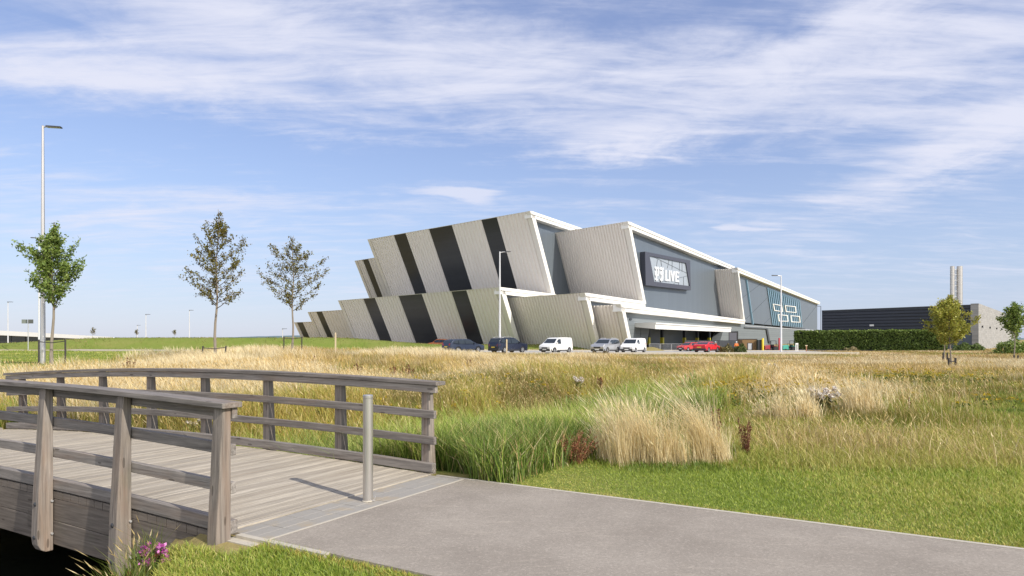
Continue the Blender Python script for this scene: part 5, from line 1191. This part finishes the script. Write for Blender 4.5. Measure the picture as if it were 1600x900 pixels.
def grasses():
    r = np.random.default_rng(99); n = 1300000
    lY = r.uniform(math.log(4.1), math.log(126), n); y = np.exp(lY); x = r.uniform(-1.02, 1.02, n) * y
    k, n2 = zone_kind(x, y, r.uniform(-.5, .5, n)); s, v = sv(x, y); z = ground_z(x, y)
    pn = lump(x, y, 1.3, 31); pm = lump(x, y, .45, 32); pf = lump(x, y, .16, 33)
    rnd = r.random(n)
    # mown lawn and bank
    def emit(name, m, h, w, col, label, bend=.45, tip=None, head=None, headcol=None, wind=(-.16, 0)):
        V, F_, Cc = blades(x[m], y[m], z[m] - .01, h, w, col, r, bend, wind, tip, head, headcol)
        o = np_mesh(name, V, F_, np.clip(Cc, 0, 1), LEAF); tag(o, label, 'grass', None, 'stuff'); return o
    m = (k == 0) | (k == 5); m &= (y < 18) | (rnd < .55); nm = m.sum()
    dry = np.clip(.32 + .60 * pn[m] + .45 * pm[m] + .35 * np.exp(-np.abs(v[m] - 2.95) / .35) + np.where(k[m] == 5, -.1, 0), 0, .85) > r.random(nm)
    edge = (np.abs(v[m] - 2.95) < .18) | (np.abs(v[m]) < .12)
    col = np.where(dry[:, None], pick(YGR, nm, r), pick(GRN, nm, r)); col = np.where((edge & (r.random(nm) < .45))[:, None], pick(OLV, nm, r) * 1.25, col)
    col = np.where((k[m] == 5)[:, None], col * np.array([.74, .62, .9]), col); h = r.uniform(.022, .058, nm) * (1 + .45 * pm[m] - .2 * dry) * np.where(v[m] < 0, 1.3, 1); col = col * np.where(y[m] < 30, 1.1, 1.0)[:, None]; h = np.maximum(h, .02) * (1 + .02 * y[m])
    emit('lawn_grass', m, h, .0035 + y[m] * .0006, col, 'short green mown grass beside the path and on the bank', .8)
    # rough short sward
    m = (k == 1); nm = m.sum(); t = .5 + .42 * pm[m] + .3 * pn[m] + .12 * (r.random(nm) - .5)
    q = r.random(nm); far_ = sst(11, 22, y[m]); dr = np.clip(-.04 + .40 * (t - .5) + .22 * far_ + .22 * np.clip(pn[m], 0, 1), .0, .5); u2 = r.random(nm)
    col = np.where((u2 < dr)[:, None], pick(STRAW, nm, r) * .92, np.where((q < .50 - .55 * pm[m] - .25 * pn[m])[:, None], pick(GRN, nm, r), np.where((q < .8)[:, None], pick(YGR, nm, r), pick(OLV, nm, r))))
    clv = (pn[m] + .6 * pm[m] < -.55) & (u2 > dr); col = np.where(clv[:, None], pick(GRN, nm, r) * np.array([.62, .72, .7]), col); h = r.uniform(.04, .125, nm) * (1 + .9 * np.clip(t - .35, 0, 1)) * (1 + .8 * far_); hd = (u2 < dr) & (r.random(nm) < .03 + .10 * np.clip(pm[m], 0, 1) + .20 * far_); h = np.where(hd, h * 2.0 + .10 + .10 * far_, h)
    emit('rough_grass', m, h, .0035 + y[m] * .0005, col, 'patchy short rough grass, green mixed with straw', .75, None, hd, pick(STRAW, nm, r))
    # straw meadow
    m = (k == 2); nm = m.sum(); q = r.random(nm); t = pm[m] * .8 + pf[m] * .7 + .35 * pn[m]
    vv = v[m]; ss = s[m]; yy = y[m]
    gfrac = np.clip(.34 - .38 * t + .50 * (1 - sst(20, 42, yy + 8 * pn[m])) + .35 * np.clip(pn[m] - .2, 0, 1) + .22 * (1 - sst(26, 36, yy)) * sst(0, 3, x[m]), .05, .94); rfrac = np.clip(.12 + .22 * (pf[m] * -1) + .15 * pn[m] + .42 * sst(30, 60, yy) * sst(6, 25, x[m]), .0, .7)
    under = q < gfrac
    gp = np.clip(.35 + .9 * pn[m] - .6 * pm[m], .05, .9); pp = np.clip(.25 + .8 * pf[m] + .6 * pm[m], .03, .9)
    dryc = np.where((r.random(nm) < pp)[:, None], pick(PALE, nm, r), np.where((r.random(nm) < gp)[:, None], pick(GOLD, nm, r), pick(STRAW, nm, r)))
    col = np.where(under[:, None], np.where((r.random(nm) < .5 - .4 * pn[m])[:, None], pick(OLV, nm, r), pick(GRN, nm, r)), np.where((r.random(nm) < rfrac)[:, None], pick(RUST, nm, r), dryc))
    col = col * (.90 + .20 * np.clip(pn[m] + .6 * pm[m], -1, 1))[:, None]
    h = np.where(under, r.uniform(.18, .42, nm), r.uniform(.40, .72, nm)) * (1 + .32 * pm[m] + .12 * pn[m]); h *= (1 - .5 * sst(66, 76, yy) * (x[m] > -9)) * (1 - .48 * sst(26, 40, yy) * sst(6, 16, x[m])) * (1 - (.38 + .22 * pn[m]) * (1 - sst(24, 34, yy)) * sst(0, 3, x[m])) ; h *= 1 + .10 * sst(-10, -20, -(-x[m]))
    hd = (~under) & (yy < 34) & (r.random(nm) < .4)
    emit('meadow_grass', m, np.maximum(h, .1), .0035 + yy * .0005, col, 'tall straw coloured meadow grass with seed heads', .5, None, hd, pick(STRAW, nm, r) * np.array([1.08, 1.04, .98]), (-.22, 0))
    # olive slopes of the ditch
    m = (k == 6); nm = m.sum(); q = r.random(nm); t = pm[m] * .6 + pn[m] * .5
    col = np.where((q < .42 - .2 * t)[:, None], pick(OLV, nm, r), np.where((q < .66)[:, None], pick(YGR, nm, r), np.where((q < .80 + .2 * t)[:, None], pick(GOLD, nm, r), np.where((q < .93)[:, None], pick(RUST, nm, r), pick(GRN, nm, r)))))
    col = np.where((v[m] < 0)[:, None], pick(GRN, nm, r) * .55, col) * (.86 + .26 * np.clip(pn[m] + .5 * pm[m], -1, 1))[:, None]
    h = r.uniform(.18, .62, nm) * (1 + .4 * pm[m] + .25 * pn[m]); h = np.where(v[m] < 0, h * .6, h)
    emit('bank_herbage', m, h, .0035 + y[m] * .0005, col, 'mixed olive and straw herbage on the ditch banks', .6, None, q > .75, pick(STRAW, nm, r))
    # reeds
    m = (k == 3); nm = m.sum(); col = pick(REED, nm, r); dk = np.clip(.14 + .9 * pn[m] - .4 * pm[m], .05, .85) > r.random(nm); col = np.where(dk[:, None], col * np.array([.50, .58, .55]), col); q = r.random(nm); col = np.where((q > .88)[:, None], pick(STRAW, nm, r) * .8, col)
    h = r.uniform(.40, 1.10, nm) * (1 + .22 * pm[m]) * np.clip(.75 + .5 * (-z[m]), .55, 1.25); h = np.minimum(h, np.maximum(.35, .12 - z[m] + .55 + .12 * pn[m]))
    emit('reeds', m, h, .008 + y[m] * .0005, col, 'lush green reeds and rushes filling the ditch', .75, col * 1.3, None, None, (-.10, 0))
grasses()
TSTRAW = np.concatenate([PALE, PALE * 1.06, STRAW[:2]])
def tussock(label, px, py, Y, w, h, n, seed, cols=TSTRAW, wind=(-.22, .0), name='grass_tussock', wid=.0048):
    r = np.random.default_rng(seed); p = at(px, py, Y); root = thing(name, label, 'grass tussock', (p.x, p.y, gz(p.x, p.y)), 0, 'dry grass tussocks' if name == 'grass_tussock' else None)
    a = r.uniform(0, 2 * PI, n); cc = r.integers(0, 9, n); ca = r.uniform(0, 2 * PI, 9); cr = np.sqrt(r.random(9)) * .8; q = np.abs(r.normal(0, .24, n)); x = (np.cos(ca)[cc] * cr[cc] + np.cos(a) * q) * w / 2; y = (np.sin(ca)[cc] * cr[cc] + np.sin(a) * q) * w / 3.2; hc_ = r.uniform(.55, 1.08, 9)[cc]; q = np.clip(q, 0, 1)
    z = np.array([gz(p.x + i, p.y + j) for i, j in zip(x[:1], y[:1])])[0] - gz(p.x, p.y) + 0 * x - .03
    hh = h * hc_ * r.uniform(.40, 1.08, n) * (1 - .35 * q); hd = r.random(n) < .7; col = pick(cols, n, r)
    V, F_, Cc = blades(x, y, z, hh, np.full(n, wid) * r.uniform(.7, 1.5, n), col, r, .44, wind, None, hd, pick(cols, n, r) * 1.06)
    V[:, 0] += 0; np_mesh('stems', V, F_, np.clip(Cc, 0, 1), LEAF, root)
tussock('big pale dry grass tussock behind the lawn, right of the red leaved plant', 985, 722, 9.25, .90, 1.10, 1500, 1)
tussock('pale dry grass tussock touching the right side of the biggest one', 1052, 722, 9.15, .60, .92, 700, 5)
tussock('leaning pale grass tussock next to the dark red dock stem', 1118, 720, 9.2, .52, 1.15, 1100, 2, wind=(-.42, .0))
tussock('loose dry grass clump with leaning stems in front of the green ditch reeds', 885, 668, 12.5, .7, .75, 260, 3)
tussock('pale feathery grass clump beyond the ragwort, right of the reeds', 1105, 612, 21.5, 1.6, 1.0, 900, 4, wid=.014)
tussock('straw grass clump right of the white thistle heads', 1322, 640, 14.5, 1.7, .95, 1100, 6, wid=.01)
tussock('straw grass clump left of the white thistle heads', 1225, 650, 14.0, 1.4, .8, 800, 7, wid=.01)
tussock('dark green rush clump rising behind the dry grass at the ditch', 905, 672, 13.5, 1.0, 1.25, 900, 8, REED * .8, (-.04, 0), 'rush_clump', .014)
tussock('blue green rush clump near the ragwort in mid meadow', 1082, 622, 19.5, .9, 1.1, 500, 9, REED * np.array([.9, 1.0, 1.25]), (-.06, 0), 'rush_clump', .018)
DOCK = np.array([(.17, .06, .03), (.24, .09, .045), (.12, .042, .022), (.28, .12, .06)])
def dock(label, px, py, Y, h, w, stems, seed, cols=DOCK, leaf=.03, name='dock_plant', group='dark red dock plants', low=.10):
    r = np.random.default_rng(seed); p = at(px, py, Y); root = thing(name, label, 'plant', (p.x, p.y, gz(p.x, p.y)), 0, group); mb = MB(); pts = []
    for i in range(stems):
        a = r.uniform(0, 2 * PI); d = r.uniform(.1, 1) * w / 2; hh = h * r.uniform(.65, 1.05); q = [Vector((math.cos(a) * d * .3, math.sin(a) * d * .3, 0)), Vector((math.cos(a) * d * .6, math.sin(a) * d * .6, hh * .5)), Vector((math.cos(a) * d, math.sin(a) * d, hh))]
        mb.tube(q, [.006, .005, .003], 5, cap=False)
        for k in range(int((100 if leaf < .02 else 90) * hh / h)): f = r.uniform(0, 1); b0 = q[0].lerp(q[1], f * 2) if f < .5 else q[1].lerp(q[2], f * 2 - 1); pts.append(tuple(b0 + Vector(r.normal(size=3)) * leaf * (1.1 - .5 * f)))
    mb.build('stems', plain('dock_stem', (.16, .07, .035), .8), root); leaf_cloud(pts, leaf, pal(cols, len(pts), r, .3), 'foliage', root, r)  # on docks, foliage is the red seed clusters set along the stems
for i, (px, py, Y, h, w, st, lab) in enumerate(((1166, 702, 9.9, .52, .30, 9, 'dark red dock plant right of the leaning pale tussock'), (1122, 690, 10.4, .62, .35, 8, 'reddish dock stems rising out of the pale tussock'), (1421, 642, 15.2, .34, .05, 3, 'single dark brown dock spike in the green patch at right'),
        (203, 578, 33, .95, .6, 7, 'red brown dock plant by the meadow edge at left'), (617, 594, 26, .75, 1.0, 9, 'wide group of brown dock stems above the railing end'), (640, 592, 27, .7, .6, 6, 'brown dock stems right of the wide dock group'), (490, 572, 37, .9, .5, 5, 'brown dock plant above the middle of the handrail'),
        (940, 600, 23, .75, .3, 5, 'dark dock plant in the middle of the straw meadow'), (560, 585, 30, .65, .5, 5, 'low brown dock plant left of the wide dock group'), (735, 578, 33, .7, .6, 6, 'brown dock plant in straw grass below the blue grey car'), (1500, 628, 17, .35, .1, 2, 'thin brown dock spike at the far right of the meadow'))):
    dock(lab, px, py, Y, h, w, st, 60 + i, leaf=.017 if Y < 18 else .036)
dock('low red leaved plant spreading at the lawn edge left of the pale tussocks', 893, 722, 9.3, .40, 1.0, 46, 80, np.array([(.52, .20, .12), (.55, .30, .17), (.40, .16, .10), (.46, .38, .15)]), .015, 'red_leaved_plant', None, .2)
def thistle(label, px, py, Y, n, w, h, seed, hs=.035):
    r = np.random.default_rng(seed); p = at(px, py, Y); root = thing('thistle', label, 'plant', (p.x, p.y, gz(p.x, p.y)), 0, 'thistles gone to seed'); mb = MB(); pts, hc = [], []
    for i in range(n):
        x, y, z = r.uniform(-w / 2, w / 2), r.uniform(-w / 4, w / 4), h * r.uniform(.7, 1.05); mb.tube([(x * .3, y * .3, -.05), (x * .7, y * .7, z * .6), (x, y, z)], [.007, .006, .004], 5, cap=False)
        for k in range(46): pts.append((x + r.normal() * hs * .55, y + r.normal() * hs * .55, z + r.normal() * hs * .5))
        for k in range(26): f = r.uniform(.1, .8); hc.append((x * f + r.normal() * .05, y * f + r.normal() * .05, z * f))
    mb.build('stems', plain('thistle_stem', (.14, .13, .05), .8), root); leaf_cloud(pts, hs * .8, pal([(.80, .75, .68), (.72, .66, .58), (.85, .82, .76), (.55, .44, .38)], len(pts), r), 'seed_heads', root, r); leaf_cloud(hc, .06, pal([(.15, .17, .05), (.2, .18, .07)], len(hc), r), 'leaves', root, r, elong=2.2)
thistle('thistle clump with fluffy white seed heads right of the ragwort', 1284, 650, 14.6, 11, .62, .55, 1, .055); thistle('small pale thistle in the meadow above the reeds', 902, 612, 22, 5, .35, .55, 2, .05)
thistle('white tipped thistle far out in the meadow left of the light post line', 1212, 588, 31, 5, .8, .6, 3, .06); thistle('small pale thistle seen between the far bridge rails', 300, 672, 14, 5, .4, .45, 4)
def ragwort(spots):
    r = np.random.default_rng(77); Vs, Fs, Cs = [], [], []; P_, C_ = [], []
    for px, py, Y, w, d, n, h in spots:
        p = at(px, py, Y)
        for i in range(n):
            x, y = p.x + r.normal() * w / 2, p.y + r.normal() * d / 2; z = gz(x, y); hh = h * r.uniform(.6, 1.05)
            for k in range(22): P_.append((x + r.normal() * .06, y + r.normal() * .06, z + hh * r.uniform(.1, .85))); C_.append((.10, .14, .03) if r.random() < .7 else (.15, .17, .04))
            for k in range(10): P_.append((x + r.normal() * .07, y + r.normal() * .07, z + hh * r.uniform(.9, 1.03))); C_.append((.50, .36, .02) if r.random() < .75 else (.36, .25, .02))
    P_ = np.array(P_); o = leaf_cloud(P_, .042, np.array(C_) * r.uniform(.8, 1.2, (len(P_), 1)), 'ragwort', None, r, elong=1.8); tag(o, 'yellow flowering ragwort scattered through the meadow', 'wildflowers', None, 'stuff')
ragwort([(1055, 640, 17, 2.6, 1.2, 70, .6), (1150, 628, 18, 3.0, 1.5, 60, .6), (1210, 625, 18.5, 2.0, 1.2, 40, .55), (1385, 600, 25, 2.6, 1.5, 34, .6), (1430, 602, 24, 3, 1.0, 26, .5), (760, 610, 22, 6, 3, 26, .5), (640, 640, 16, 3, 3, 24, .5), (1000, 715, 9.5, .5, .3, 6, .3), (1590, 640, 15, 1.5, 2, 14, .35), (560, 650, 15, 3, 2, 18, .45)])
def fireweed():
    p = at(236, 897, 5.35); z0 = -.40; r = np.random.default_rng(3); root = thing('fireweed', 'pink flowering willowherb below the near side of the bridge', 'flower', (p.x, p.y, z0)); mb = MB(); fl, lv, lc = [], [], []
    for dx, dy, h in ((-.03, 0, .42), (.035, .03, .41), (-.07, .05, .36), (.085, .02, .33), (.13, -.02, .29), (.0, -.05, .33), (-.11, -.01, .25), (.17, .0, .22)):
        t = Vector((dx * 1.3, dy * 1.3, h)); mb.tube([(dx * .5, dy * .5, -.05), (dx, dy, h * .5), t], [.006, .005, .003], 5, cap=False)
        if h > .28:
            for k in range(46): fl.append(tuple(t + Vector((r.normal() * .021, r.normal() * .021, -.02 + r.normal() * .026))))
        for k in range(110): f = r.uniform(.02, .9); lv.append((dx * (.5 + .8 * f) + r.normal() * .03, dy * (.5 + .8 * f) + r.normal() * .03, h * f)); lc.append((.09, .15, .03) if r.random() < .7 else (.24, .10, .05))
    mb.build('stems', plain('willowherb_stem', (.22, .10, .05), .7), root); leaf_cloud(fl, .026, pal([(.55, .12, .42), (.66, .22, .52), (.42, .07, .30)], len(fl), r), 'flowers', root, r, elong=1.3); leaf_cloud(lv, .04, np.array(lc) * r.uniform(.7, 1.3, (len(lc), 1)), 'leaves', root, r, elong=2.4)
fireweed()
